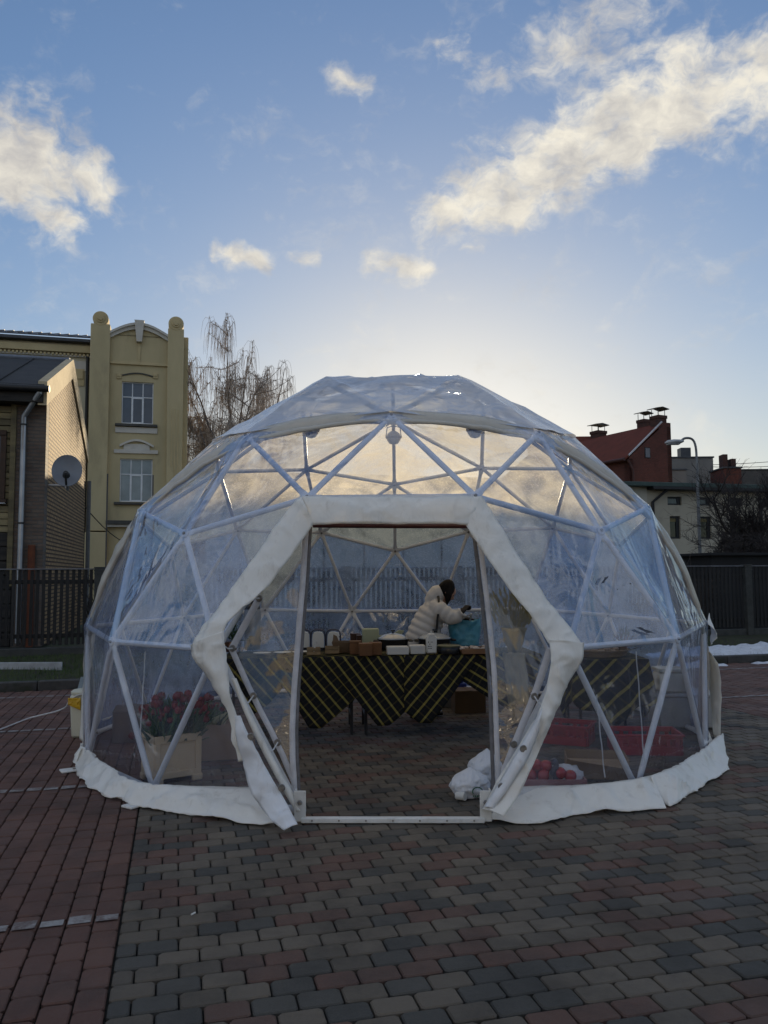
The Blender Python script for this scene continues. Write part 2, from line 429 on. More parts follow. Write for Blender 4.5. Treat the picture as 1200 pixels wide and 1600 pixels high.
for i, (_, (a, b, al, ln, k), p) in enumerate(single):
    key = (round(ln, 3), k)
    if key not in PME:
        vs, fs = paver_shape(ln-GAPP, PW-GAPP); g = MB(); g.add(vs, fs); PME[key] = g.mesh('paver', PV[k], smooth=True, ang=20)
    M = Matrix.Translation(Vector((*p[:2], rg.uniform(-.0025, .0022)))) @ Matrix.Rotation(TH+(math.pi/2 if al else 0)+rg.gauss(0, .010), 4, 'Z') @ Matrix.Rotation(rg.gauss(0, .010), 4, 'X') @ Matrix.Rotation(rg.gauss(0, .008), 4, 'Y')
    link('paver', PME[key], paving, M)
VV, FF, MI, RN = [], [], [], []; o = 0; shp = {}
for _, (a, b, al, ln, k), p in rest:
    kk = round(ln, 3)
    if kk not in shp: shp[kk] = paver_shape(ln-GAPP, PW-GAPP)
    vs, fs = shp[kk]; th = TH+(math.pi/2 if al else 0)+rg.gauss(0, .010); c, s_ = math.cos(th), math.sin(th)
    x = vs[:, 0]*c-vs[:, 1]*s_+p[0]; y = vs[:, 0]*s_+vs[:, 1]*c+p[1]; z = vs[:, 2]+rg.uniform(-.003, .0022)+vs[:, 0]*rg.gauss(0, .010)+vs[:, 1]*rg.gauss(0, .010)
    VV.append(np.stack([x, y, z], 1)); FF += [tuple(i+o for i in f) for f in fs]; MI += [k]*len(fs); RN += [rg.random()]*len(vs); o += len(vs)
me = bpy.data.meshes.new('paver_field'); me.from_pydata(np.vstack(VV).tolist(), [], FF)
for mt in PV: me.materials.append(mt)
me.polygons.foreach_set('material_index', MI)
at_ = me.attributes.new('rnd', 'FLOAT', 'POINT'); at_.data.foreach_set('value', RN)
me.polygons.foreach_set('use_smooth', [True]*len(me.polygons)); me.set_sharp_from_angle(angle=R(20))
ob = bpy.data.objects.new('paver_field', me); COL.objects.link(ob); ob.parent = paving; tag(ob, kind='stuff')

# worn white parking lines, painted stone by stone on the red bays
def paint_mat():
    mt, t = bsdf_mat('worn_line_paint'); g = t.n('NewGeometry').outputs['Position']
    f = t.mr(t.math('ADD', t.noise(g, 7, 5, .6), t.math('MULTIPLY', t.noise(g, 90, 4, .7), .6)), .66, .98)
    col = t.mix(f, (.30, .29, .28), (.11, .075, .065)); p = t.n('BsdfPrincipled', {'Base Color': col, 'Roughness': .8})
    t.t.links.new(p.outputs[0], t.n('OutputMaterial').inputs[0]); return mt
PAINT = paint_mat()
for lb, side in ((-3.95, -1), (-1.48, -1), (.97, -1), (3.4, -1), (.81, 1), (3.3, 1)):
    g = MB()
    for (a, b, al, ln, k) in lay:
        if k != 3 or (a < 0) != (side < 0): continue
        b0, b1 = max(b-ln/2+.010, lb-.042), min(b+ln/2-.010, lb+.042)
        if b1-b0 < .006: continue
        h = PW/2-.010; j = rg.uniform(-.004, .004)
        g.add([W(a-h, b0+j, .0050), W(a+h, b0, .0050), W(a+h, b1, .0050), W(a-h, b1+j, .0050)], [(0, 1, 2, 3)])
    struct('painted_line', g, PAINT)

# kerb and planted strip, with melting snow on its right
KERB = pm('kerb_concrete', (.075, .072, .068), (.045, .044, .042), 7, .9, .5, 50, dirt=((.02, .028, .012), 4, .5, .7))
kerb = bpy.data.objects.new('kerb', None); COL.objects.link(kerb); tag(kerb, kind='structure'); ORG[kerb.name] = (0, 0, 0)
g = MB(); g.box((0, 0, 0), (.985, .15, .32), bev=.012); kme = g.mesh('kerb_stone', KERB)
for i in range(-15, 14):
    link('kerb_stone', kme, kerb, Matrix.Translation(Vector(W(i+.5, 4.1, -.035+rg.uniform(-.004, .004)))) @ Matrix.Rotation(TH+rg.gauss(0, .004), 4, 'Z'))
TURF = pm('turf_soil', (.030, .040, .014), (.022, .020, .012), 3, .95, .7, 40)
g = MB()
g.grid(lambda u, v: W(-15+u*29, 4.17+v*3.6, .07+.10*v+.02*nz((u*29, v*4, 0), 1.2)), 60, 8)
struct('lawn_strip', g, TURF, smooth=True)
GRASS = pm('grass_blades', (.045, .085, .018), (.075, .095, .03), 2, .8, rnd=.0)
g = MB(); vs = []; fs = []
for i in range(16000):
    a = rg.uniform(-8.5, -2.0) if i < 12500 else rg.uniform(2.5, 9); b = rg.uniform(4.2, 7.4); h = rg.uniform(.03, .085)
    p = W(a, b, .065+.10*(b-4.17)/3.6); t = rg.uniform(0, 6.28); d = wv((math.cos(t), math.sin(t), 0)); l = wv((rg.gauss(0, .4), rg.gauss(0, .4), 1))*h
    k = len(vs); vs += [p-d*.004, p+d*.004, p+l]; fs.append((k, k+1, k+2))
g.add(vs, fs); tag(g.build('grass', GRASS, smooth=False), 'short dark grass on the strip before the fence', 'grass', kind='stuff')
SNOW = pm('old_snow', (.62, .65, .70), (.50, .52, .56), 9, .75, .8, 30, dirt=((.06, .05, .035), 16, .60, .9))
g = MB()
def snow(a0, a1, b0, b1, hh, z0, seed):
    def fn(u, v):
        a = a0+(a1-a0)*u; b = b0+(b1-b0)*v
        e = min(u, 1-u)*6; e = min(e, 1); e2 = min(1, min(v, 1-v)*3.2)
        edge = e*e2; k = .62+.75*nz((a, b, 0), 2.3, seed)+.45*nz((a, b, 0), 7, seed)
        return W(a+.12*nz((a, b, 1), 3, seed), b+.12*nz((a, b, 2), 3, seed), z0-.06+(hh*k+.06)*edge)
    g.grid(fn, 70, 22)
snow(5.7, 11, 4.3, 5.3, .13, .11, 2); snow(5.6, 6.9, 3.55, 4.02, .10, 0.0, 9); snow(7.2, 9.3, 3.7, 4.02, .08, 0.0, 5)
tag(g.build('snow', SNOW), 'patches of old dirty snow along the right kerb', 'snow', kind='stuff')

# ------------------------------------------------------------------ fence of upright boards
FB = 7.5; FTOP = 1.70
PICK = pm('fence_board', (.020, .019, .019), (.012, .012, .012), 4, .7, .4, 30, stretch=(3, 3, .4), rnd=.25)
FPOST = pm('fence_post_concrete', (.060, .062, .058), (.038, .040, .038), 6, .9, .4, 40)
CAPM = pm('fence_cap', (.16, .165, .18), (.10, .10, .11), 6, .5, .2)
fence = thing('fence', 'long dark fence of upright boards with concrete posts behind the dome', 'fence', W(0, FB, 0))
g = MB(); g.box((0, 0, 0), (.056, .024, 1.34), bev=.004); pme = g.mesh('board', PICK)
pa_, pb_ = gc(onpl(155, 940, W(0, FB), E2))[0], gc(onpl(1168, 940, W(0, FB), E2))[0]; pstep = (pb_-pa_)/6; posts = [pa_+pstep*(i-3) for i in range(11)]
g = MB(); g.box((0, 0, .79), (.17, .17, 1.72), bev=.012)
for zz in (1.655, 1.60, 1.545): g.box((0, 0, zz), (.185, .185, .018), bev=.004)
pom = g.mesh('post', FPOST)
for i, a in enumerate(posts):
    link('post', pom, fence, Matrix.Translation(Vector(W(a, FB, .06))) @ Matrix.Rotation(TH, 4, 'Z'))
    if i == len(posts)-1: break
    b = posts[i+1]; mid = (a+b)/2; ln = b-a-.19
    for zz, hh in ((1.46, .075), (.50, .075)):
        g = MB(); g.box(W(mid, FB+.032, zz), (ln, .04, hh), GAX, .004); g.build('rail', PICK, fence)
    g = MB(); g.box(W(mid, FB, FTOP-.012), (ln, .085, .022), GAX, .004); g.build('cap_rail', CAPM, fence)
    g = MB(); g.box(W(mid, FB, .17), (ln, .12, .24), GAX, .01); g.build('plinth', FPOST, fence)
    k = int(ln/.096)
    for j in range(k):
        link('board', pme, fence, Matrix.Translation(Vector(W(a+.095+(j+.5)*ln/k, FB, .335+.67+rg.uniform(-.004, .004)))) @ Matrix.Rotation(TH+rg.gauss(0, .015), 4, 'Z') @ Matrix.Rotation(rg.gauss(0, .004), 4, 'Y'))
WHITEBOARD = pm('pale_board', (.42, .44, .46), (.30, .31, .32), 5, .6, .2)
g = MB(); p0, p1 = gp(-60, 1041, .17), gp(97, 1040, .17); d = _n(p1-p0)
g.box((p0+p1)/2+wv((0, 0, -.01)), (np.linalg.norm(p1-p0), .04, .13), (d, _n(np.cross(EZ, d)), EZ), .006)
solo('board_plank', g, WHITEBOARD, 'long pale plank lying on edge in the grass left of the dome', 'plank')

# ------------------------------------------------------------------ dome: three-frequency geodesic frame
RD, ZD = 3.0, .54
def geodesic():
    lat = math.atan(.5); V = [wv((0, 0, 1))]
    V += [wv((math.cos(lat)*math.sin(R(36+72*k)), -math.cos(lat)*math.cos(R(36+72*k)), math.sin(lat))) for k in range(5)]
    V += [wv((math.cos(lat)*math.sin(R(72*k)), -math.cos(lat)*math.cos(R(72*k)), -math.sin(lat))) for k in range(5)]+[wv((0, 0, -1))]
    d0 = np.linalg.norm(V[1]-V[2]); nb = lambda a, b: abs(np.linalg.norm(V[a]-V[b])-d0) < 1e-3
    pts, idx, tris = [], {}, set()
    def vid(p):
        p = _n(p); k = tuple(np.round(p, 4)+0.0)
        if k not in idx: idx[k] = len(pts); pts.append(p)
        return idx[k]
    for i in range(12):
        for j in range(i+1, 12):
            for k in range(j+1, 12):
                if nb(i, j) and nb(j, k) and nb(i, k):
                    P = lambda a, b: vid(V[i]*(3-a-b)+V[j]*a+V[k]*b)
                    for a in range(3):
                        for b in range(3-a):
                            tris.add((P(a, b), P(a+1, b), P(a, b+1)))
                            if a+b < 2: tris.add((P(a+1, b), P(a+1, b+1), P(a, b+1)))
    return pts, tris
pts, tris = geodesic()
DV = []
for p in pts:
    z = p[2]
    if abs(z-.795) < .01: z -= .026
    if abs(z-.515) < .01: z += .012
    if -.2 < z < -.16: z = -.17
    DV.append(np.array([p[0]*RD, p[1]*RD, z*RD+ZD]))
tris = [t for t in tris if min(pts[i][2] for i in t) > -.25]
def vnear(az_, z): return min(range(len(pts)), key=lambda i: (pts[i][0]-math.sin(R(az_))*math.sqrt(1-z*z))**2+(pts[i][1]+math.cos(R(az_))*math.sqrt(1-z*z))**2+(pts[i][2]-z)**2)
DOOR = vnear(0, .188)
tris = [t for t in tris if DOOR not in t]
edges = {tuple(sorted((t[i], t[(i+1) % 3]))) for t in tris for i in range(3)}
used = {i for e in edges for i in e}
dome = thing('dome_tent', 'large clear geodesic dome tent with white tube frame and white vinyl edging', 'dome tent', (0, 0, 0))
# struts share one mesh: a tube with hammered flat ends
g = MB(); prof = [(0, .030, .006), (.05, .030, .007), (.085, .023, .021), (.5, .023, .023), (.915, .023, .021), (.95, .030, .007), (1, .030, .006)]
g.tube([(0, 0, z) for z, _, _ in prof], [(b, a) for _, a, b in prof], 10, ref=(1, 0, 0)); sme = g.mesh('strut', TUBE)
bot = {i for i in used if pts[i][2] < -.15}
for a, b in sorted(edges):
    if a in bot and b in bot and False: continue
    A, B = DV[a], DV[b]; d = B-A; L = np.linalg.norm(d); d = d/L; rad = _n((A+B)/2-wv((0, 0, ZD))); x = _n(rad-d*np.dot(rad, d)); y = np.cross(d, x)
    A2 = A+d*.012
    M = Matrix([[x[i], y[i], d[i]*(L-.024), A2[i]] for i in range(3)]+[[0, 0, 0, 1]]); link('strut', sme, dome, M)
g = MB(); g.lathe((0, 0, 0), [(.034, -.012), (.038, -.008), (.038, .008), (.034, .012)], 12); g.lathe((0, 0, 0), [(.013, -.026), (.013, .024)], 6, mi=1)
hme = g.mesh('hub', [TUBE, STEEL])
for i in sorted(used):
    rad = _n(DV[i]-wv((0, 0, ZD))); q = Vector(rad).to_track_quat('Z', 'Y')
    link('hub', hme, dome, Matrix.Translation(Vector(DV[i])) @ q.to_matrix().to_4x4())
# film panels
def front_of_hem(t): return True
hem_az = {}
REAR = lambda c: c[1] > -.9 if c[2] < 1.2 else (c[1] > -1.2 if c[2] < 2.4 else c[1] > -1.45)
CEN = wv((0, 0, ZD))
def fdisp(p):
    rad = _n(p-CEN)
    return rad*(.012*nz(p, 2.1, 5)+.006*nz(p, 6.0, 9))
for t in tris:
    A, B, Cc = [DV[i]+_n(DV[i]-CEN)*.032 for i in t]
    nn = np.cross(B-A, Cc-A); cen = (A+B+Cc)/3
    if np.dot(nn, cen-CEN) < 0: B, Cc = Cc, B
    n = 9; g = MB(); ix = {}; vs = []
    for i in range(n+1):
        for j in range(n+1-i):
            u, v = i/n, j/n; p = A*(1-u-v)+B*u+Cc*v
            bary = 27*u*v*(1-u-v)
            ix[i, j] = len(vs); vs.append(p+fdisp(p)-_n(cen-CEN)*.022*bary)
    fs = []
    for i in range(n):
        for j in range(n-i):
            fs.append((ix[i, j], ix[i+1, j], ix[i, j+1]))
            if i+j < n-1: fs.append((ix[i+1, j], ix[i+1, j+1], ix[i, j+1]))
    if cen[2] > 2.78 and cen[1] < .45:          # draped cover sheet over the crown, clear of the tubes
        vs = [p+_n(p-CEN)*(.010+min(1, max(0, (p[2]-2.66)/.4))*(.022+.022*nz(p, 2.4, 31)+.022*max(0, 1-abs(nz(p, 3.3, 37))*4)**2)) for p in vs]
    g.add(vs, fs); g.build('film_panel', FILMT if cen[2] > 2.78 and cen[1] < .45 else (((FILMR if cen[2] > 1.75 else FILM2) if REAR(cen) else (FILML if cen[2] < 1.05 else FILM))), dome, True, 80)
# hem where the rear cover overlaps the front film
HP = [vnear(-83.8, -.172), vnear(-72, .188), vnear(-58.4, .515), vnear(-36, .727), vnear(0, .795), vnear(36, .727), vnear(58.4, .515), vnear(72, .188), vnear(83.8, -.172)]
def hem(path, name, w_, lift, seed, mat=VINYL, tilt=-.25, y0=0.0):
    P = resample(smooth_path(path, 2), 90); L, Rr = [], []
    for i, p in enumerate(P):
        rad = _n(p-CEN); t = _n(P[min(i+1, 90)]-P[max(i-1, 0)]); s_ = _n(np.cross(t, rad)); s_ = s_ if s_[1] < 0 else -s_
        k = 1+.35*nz(p, 1.8, seed); L.append(p+rad*(lift+.018)+s_*(y0-w_*.5*k)); Rr.append(p+rad*(lift+tilt*w_+.02*nz(p, 2.6, seed+2))+s_*(y0+w_*.5*k))
    g = sheet(L, Rr, 90, 5, .014, .012, 5, seed, it=0); return g.build(name, mat, dome, True, 60, solid=.004)
hp = [DV[i] for i in HP]
hem(hp, 'cover_hem', .12, .045, 3, VINYL_HEM)
hem(hp, 'hem_pipe', .035, .03, 8, mat=VINYL_HEM, tilt=-.1, y0=.085)

# ------------------------------------------------------------------ dome: vinyl edging, skirts, door
def Q(px, py, Y): return at(px, py, Y)
def c3(x, y): return 90+x/2.927, 900+y/2.927          # crop helpers for traced outlines
def c4(x, y): return 730+x/2.857, 900+y/2.857
def S(pl, pr, **k): return sheet([Q(*p) for p in pl], [Q(*p) for p in pr], **k)
# padded vinyl surround of the door hexagon
g = S([(472, 776, -2.60), (540, 776, -2.64), (620, 777, -2.65), (700, 776, -2.64), (752, 776, -2.60)],
      [(486, 821, -2.70), (540, 817, -2.74), (620, 819, -2.75), (700, 818, -2.74), (730, 821, -2.70)], n=70, mcount=12, bulge=.018, wr=.012, ws=4, it=0)
g.build('door_surround', VINYL, dome, True, 70, solid=.006)
g = S([(470, 775, -2.60), (440, 808, -2.66), (385, 890, -2.76), (345, 945, -2.82), (306, 992, -2.88), (298, 1012, -2.90)],
      [(490, 819, -2.70), (476, 838, -2.74), (430, 905, -2.84), (393, 942, -2.90), (358, 968, -2.94), (350, 990, -2.96)], n=80, mcount=12, bulge=.02, wr=.016, ws=3.6, seed=4, it=1)
g.build('door_surround', VINYL, dome, True, 70, solid=.006)
g = S([(752, 775, -2.60), (776, 812, -2.66), (822, 888, -2.76), (860, 945, -2.82), (895, 985, -2.88), (911, 1008, -2.90)],
      [(727, 819, -2.70), (740, 842, -2.74), (783, 905, -2.84), (815, 945, -2.90), (846, 985, -2.94), (858, 1005, -2.96)], n=80, mcount=12, bulge=.02, wr=.014, ws=3.6, seed=7, it=1)
g.build('door_surround', VINYL, dome, True, 70, solid=.006)
# lower left flap: wraps the corner, narrows, its lining hangs to the ground
g = S([(298, 1008, -2.90), (303, 1026, -2.92), (312, 1042, -2.94), (347, 1088, -2.97), (371, 1140, -2.99), (381, 1186, -3.01)],
      [(351, 986, -2.96), (352, 1012, -2.98), (355, 1040, -3.0), (362, 1080, -3.02), (373, 1135, -3.03), (383, 1188, -3.03)], n=34, mcount=8, bulge=.03, wr=.022, ws=4.5, seed=11, it=1)
g.build('corner_flap', VINYL, dome, True, 70, solid=.005)
g = S([(366, 1118, -3.02), (374, 1165, -3.05), (387, 1225, -3.10), (405, 1258, -3.16), (424, 1283, -3.24), (446, 1300, -3.32)],
      [(376, 1118, -3.03), (392, 1150, -3.06), (418, 1203, -3.10), (440, 1240, -3.15), (452, 1262, -3.22), (465, 1288, -3.30)], n=34, mcount=8, bulge=.012, wr=.022, ws=5, seed=13, it=1)
g.build('flap_lining', VINYL_IN, dome, True, 70, solid=.005)
g = S([(361, 1060, -2.96), (380, 1110, -2.98), (405, 1165, -3.0), (430, 1212, -3.03), (452, 1252, -3.05), (462, 1268, -3.06)],
      [(369, 1060, -2.95), (388, 1108, -2.97), (417, 1165, -2.99), (443, 1213, -3.02), (463, 1248, -3.04), (473, 1266, -3.05)], n=24, mcount=4, bulge=.012, wr=.006, seed=15, it=1)
g.build('edge_strip', VINYL, dome, True, 70, solid=.005)
# lower right flap
g = S([c4(365, 285)+(-2.96,), c4(372, 380)+(-3.0,), c4(350, 500)+(-3.02,), c4(325, 600)+(-3.04,), c4(205, 800)+(-3.06,), c4(110, 955)+(-3.08,), c4(60, 1040)+(-3.10,)],
      [c4(517, 300)+(-2.90,), c4(510, 385)+(-2.93,), c4(440, 500)+(-2.97,), c4(375, 640)+(-3.02,), c4(310, 810)+(-3.08,), c4(240, 970)+(-3.16,), c4(165, 1075)+(-3.22,)], n=80, mcount=12, bulge=.03, wr=.022, ws=4.2, seed=17, it=1)
g.build('corner_flap', VINYL, dome, True, 70, solid=.005)
g = S([c4(335, 590)+(-3.07,), c4(220, 790)+(-3.10,), c4(125, 950)+(-3.12,), c4(75, 1035)+(-3.13,)],
      [c4(318, 700)+(-3.10,), c4(268, 830)+(-3.13,), c4(180, 960)+(-3.16,), c4(118, 1040)+(-3.18,)], n=24, mcount=5, bulge=.025, wr=.012, seed=19, it=1)
g.build('flap_lining', VINYL_IN, dome, True, 70, solid=.004)
# skirts lying out on the paving
def skirt(top, bot, seed, ztop=.13, wr=.03, n=90, lining=False):
    T_ = [gp(*p, ztop) for p in top]; B_ = [gp(*p, .012) for p in bot]
    g = sheet(T_, B_, n=n, mcount=10, bulge=.0, wr=wr, ws=5.5, seed=seed, it=1)
    v = []
    for i, p in enumerate(g.v):
        u = (i % 11)/10; rd = 1-abs(nz(p, 3.1, seed+5))*2.6; fold = max(0, rd)**3*.045+max(0, .05*nz(p, 7, seed+9)); z = ztop*(1-u)**1.35+.012+fold*math.sin(math.pi*min(1, u*1.05))**.8 if u < .99 else .012+max(0, .04*nz(p, 4, seed+2))
        v.append((p[0], p[1], max(.008, z)))
    g.v = v
    g.build('skirt', VINYL, dome, True, 70, solid=.005)
skirt([c3(108, 770), c3(170, 830), c3(250, 890), c3(345, 948), c3(480, 962), c3(620, 968), c3(760, 972), c3(895, 976)],
      [c3(84, 850), c3(112, 935), c3(190, 990), c3(300, 1036), c3(480, 1072), c3(640, 1100), c3(820, 1128), c3(1000, 1142)], 21)
skirt([c4(200, 948), c4(300, 946), c4(420, 944), c4(540, 940), c4(640, 928), c4(740, 914), c4(828, 898)],
      [c4(85, 1088), c4(200, 1106), c4(370, 1102), c4(470, 1062), c4(600, 1056), c4(750, 1047), c4(888, 1037)], 23)
skirt([c4(815, 900), c4(900, 868), c4(980, 826), c4(1060, 772), c4(1135, 708)],
      [c4(868, 1012), c4(905, 1030), c4(985, 975), c4(1070, 925), c4(1168, 862)], 25, ztop=.14)
# rest of the skirt round the back, ring edge by ring edge
ring = sorted([i for i in bot], key=lambda i: math.atan2(DV[i][0], -DV[i][1]))
for i in range(len(ring)):
    A, B = DV[ring[i]], DV[ring[(i+1) % len(ring)]]
    if (A[1]+B[1])/2 < -.9: continue
    ra, rb = _n(A*wv((1, 1, 0))), _n(B*wv((1, 1, 0)))
    T_ = [lerp(A, B, t)*wv((1, 1, 0))+_n(lerp(ra, rb, t))*.04+wv((0, 0, .13)) for t in (0, .5, 1)]; fl_ = .09 if (A[1]+B[1])/2 < .6 else .2; B_ = [lerp(A, B, t)*wv((1, 1, 0))+_n(lerp(ra, rb, t))*fl_+wv((0, 0, .012)) for t in (0, .5, 1)]
    sheet(T_, B_, n=12, mcount=6, wr=.012, seed=30+i, it=1).build('skirt', VINYL, dome, True, 70, solid=.005)
# loose flap of the rear cover hanging outside on the right and left
S([(1108, 958, -.6), (1112, 985, -.6), (1112, 1005, -.6)], [(1104, 975, -.7), (1126, 994, -.75), (1110, 1008, -.7)], n=10, mcount=5, wr=.01, seed=41, it=1).build('cover_tip', VINYL, dome, True, 70, solid=.004)
S([(1106, 1012, -.6), (1108, 1060, -.55), (1112, 1110, -.5), (1118, 1150, -.5)], [(1110, 1016, -.75), (1126, 1045, -.72), (1127, 1110, -.68), (1126, 1168, -.66)], n=18, mcount=6, bulge=.02, wr=.015, seed=43, it=1).build('cover_edge', VINYL, dome, True, 70, solid=.004)
S([(146, 960, -.9), (138, 1000, -.85), (132, 1060, -.8), (128, 1110, -.8), (126, 1150, -.8)], [(160, 925, -.95), (150, 985, -1.0), (141, 1055, -1.0), (137, 1110, -1.0), (133, 1160, -1.0)], n=22, mcount=5, bulge=.02, wr=.012, seed=45, it=1).build('cover_edge', VINYL, dome, True, 70, solid=.004)
# curtains drawn to both sides with webbing edges
cl_o = [(474, 836, -2.58), (405, 935, -2.66), (362, 1014, -2.72), (396, 1090, -2.80), (434, 1162, -2.86), (464, 1232, -2.9)]
cl_i = [(484, 824, -2.60), (477, 935, -2.68), (470, 1014, -2.74), (464, 1090, -2.80), (462, 1162, -2.85), (467, 1248, -2.9)]
cr_o = [(748, 850, -2.58), (800, 930, -2.66), (860, 1012, -2.72), (838, 1080, -2.80), (805, 1160, -2.86), (776, 1236, -2.9)]
cr_i = [(741, 840, -2.60), (752, 930, -2.68), (761, 1012, -2.74), (766, 1080, -2.80), (768, 1160, -2.85), (771, 1248, -2.9)]
S(cl_o, cl_i, n=30, mcount=10, wr=.015, ws=3, seed=51, it=0).build('curtain_film', FILM3, dome, True, 80)
S(cr_i, cr_o, n=30, mcount=10, wr=.015, ws=3, seed=53, it=0).build('curtain_film', FILM3, dome, True, 80)
def band(ps, w0, w1, name, mat, off=-.012, wob=.0, seed=0):
    L = [(x-w0, y, Y+off) for x, y, Y in ps]; Rr = [(x+w1, y, Y+off) for x, y, Y in ps]
    S(L, Rr, n=28, mcount=2, wr=wob, ws=4, seed=seed, it=1).build(name, mat, dome, True, 70, solid=.003)
band(cl_i, 10, -1, 'webbing_band', WEB, wob=.015, seed=61); band(cl_i, 1, 4, 'zip_edge', ZIP, wob=.015, seed=61)
band(cr_i, -4, 12, 'webbing_band', WEB, wob=.015, seed=63); band(cr_i, 3, 3, 'zip_edge', ZIP, wob=.015, seed=63)
band(cl_o[1:3], 6, 6, 'webbing_band', WEB, wob=.004); band(cl_o[2:], 5, 5, 'webbing_band', WEB, wob=.004)
band(cr_o[2:], 6, 6, 'webbing_band', WEB, wob=.004)
g = MB(); g.tube([Q(489, 821, -2.60), Q(610, 822, -2.62), Q(731, 822, -2.60)], .016, 8); g.build('lintel_trim', MAROON, dome)
# grommets with short ties, brackets, threshold
g = MB(); g.lathe((0, 0, 0), [(.010, -.004), (.022, -.004), (.024, 0), (.020, .005), (.010, .004)], 14); gm = g.mesh('grommet', STEEL)
CORD = pm('white_cord', (.66, .66, .66), (.5, .5, .5), 40, .7)
for x, y, Y in ((405, 935, -2.69), (363, 1013, -2.75), (396, 1087, -2.83), (434, 1160, -2.89), (392, 1151, -3.09), (440, 1231, -3.17), (835, 1088, -2.83), (803, 1163, -2.89), (818, 1170, -3.13), (784, 1229, -3.15)):
    p = Q(x, y, Y); link('grommet', gm, dome, Matrix.Translation(Vector(p)) @ Matrix.Rotation(R(90), 4, 'X'))
for a, b in (((405, 935, -2.70), (394, 929, -2.8)), ((363, 1013, -2.76), (350, 1009, -2.9)), ((396, 1087, -2.84), (380, 1103, -2.98)), ((434, 1160, -2.9), (421, 1176, -3.0)), ((835, 1088, -2.84), (848, 1102, -2.95))):
    g = MB(); A, B = Q(*a), Q(*b); g.tube([A, lerp(A, B, .5)+wv((0, 0, -.012)), B], .005, 6); g.build('tie_cord', CORD, dome)
TB = pm('white_steel', (.72, .72, .70), (.58, .57, .54), 8, .45, .1, dirt=((.30, .26, .22), 14, .58, .6))
BL, BR_ = gp(471, 1281, .02), gp(757, 1281, .02)
g = MB(); d = _n(BR_-BL); g.box((BL+BR_)/2, (np.linalg.norm(BR_-BL), .05, .03), (d, _n(np.cross(EZ, d)), EZ), .004)
thr = g.build('threshold_bar', TB, dome)
for k in range(7):
    g = MB(); p = lerp(BL, BR_, .06+k*.147)+wv((0, -.026, .002)); g.lathe(p, [(.006, -.002), (.006, .002)], 8, ((1, 0, 0), (0, 0, 1), (0, -1, 0))); g.build('bolt', STEEL, thr)
for p, s_ in ((BL, 1), (BR_, -1)):
    g = MB(); g.box(p+wv((-.01*s_, 0, .085)), (.075, .012, .19), bev=.004); g.box(p+wv((-.04*s_, .03, .085)), (.012, .07, .19), bev=.004); br = g.build('corner_bracket', TB, dome)
    g = MB(); g.lathe(p+wv((-.01*s_, -.014, .11)), [(.016, -.006), (.018, 0), (.012, .008)], 6, ((1, 0, 0), (0, 0, 1), (0, -1, 0))); g.build('bolt', STEEL, br)
PLATE = TB
for x, y in ((112, 1203), (213, 1257)):
    p = gp(x, y, .01); g = MB(); g.box(p, (.17, .11, .014), (_n(p*wv((1, 1, 0))), _n(np.cross(EZ, p)), EZ), .006); pl = g.build('anchor_plate', TB, dome)
    g = MB(); g.lathe(p+wv((.02, 0, .007)), [(.014, 0), (.012, .01)], 6); g.build('bolt', STEEL, pl)

# ------------------------------------------------------------------ lamps hung in the dome
LAMPM = pm('lamp_shell', (.10, .10, .105), (.06, .06, .065), 20, .35, .1)
LGLASS = pm('lamp_glass', (.30, .30, .31), (.22, .22, .22), 20, .15)
for nm, x, y, hub in (('leftmost of the three round lamps hung under the dome top', 486, 673, vnear(-108, .939)), ('middle one of the three round lamps hung under the dome top', 615, 684, vnear(180, .939)), ('rightmost of the three round lamps hung under the dome top', 742, 673, vnear(108, .939))):
    H = DV[hub]; p = at(x, y, H[1]-.04); p[2] = min(p[2], H[2]-.2)
    t = thing('hanging_lamp', nm, 'lamp', p, 'round lamps under the dome')
    g = MB(); g.lathe(p, [(.0, -.085), (.05, -.07), (.078, -.03), (.085, .01), (.07, .05), (.035, .075), (.015, .085)], 18); g.build('globe', LGLASS, t)
    g = MB(); g.lathe(p, [(.088, -.012), (.093, 0), (.088, .012)], 18); g.build('ring', LAMPM, t)
    g = MB(); g.tube([p+wv((-.09, 0, 0)), p+wv((-.075, 0, .12)), p+wv((0, 0, .14)), p+wv((.075, 0, .12)), p+wv((.09, 0, 0))], .006, 6); g.build('bracket', LAMPM, t)
    g = MB(); g.tube([p+wv((0, 0, .08)), wv((p[0], p[1], H[2]-.01))], .009, 6); g.build('stem', LAMPM, t)

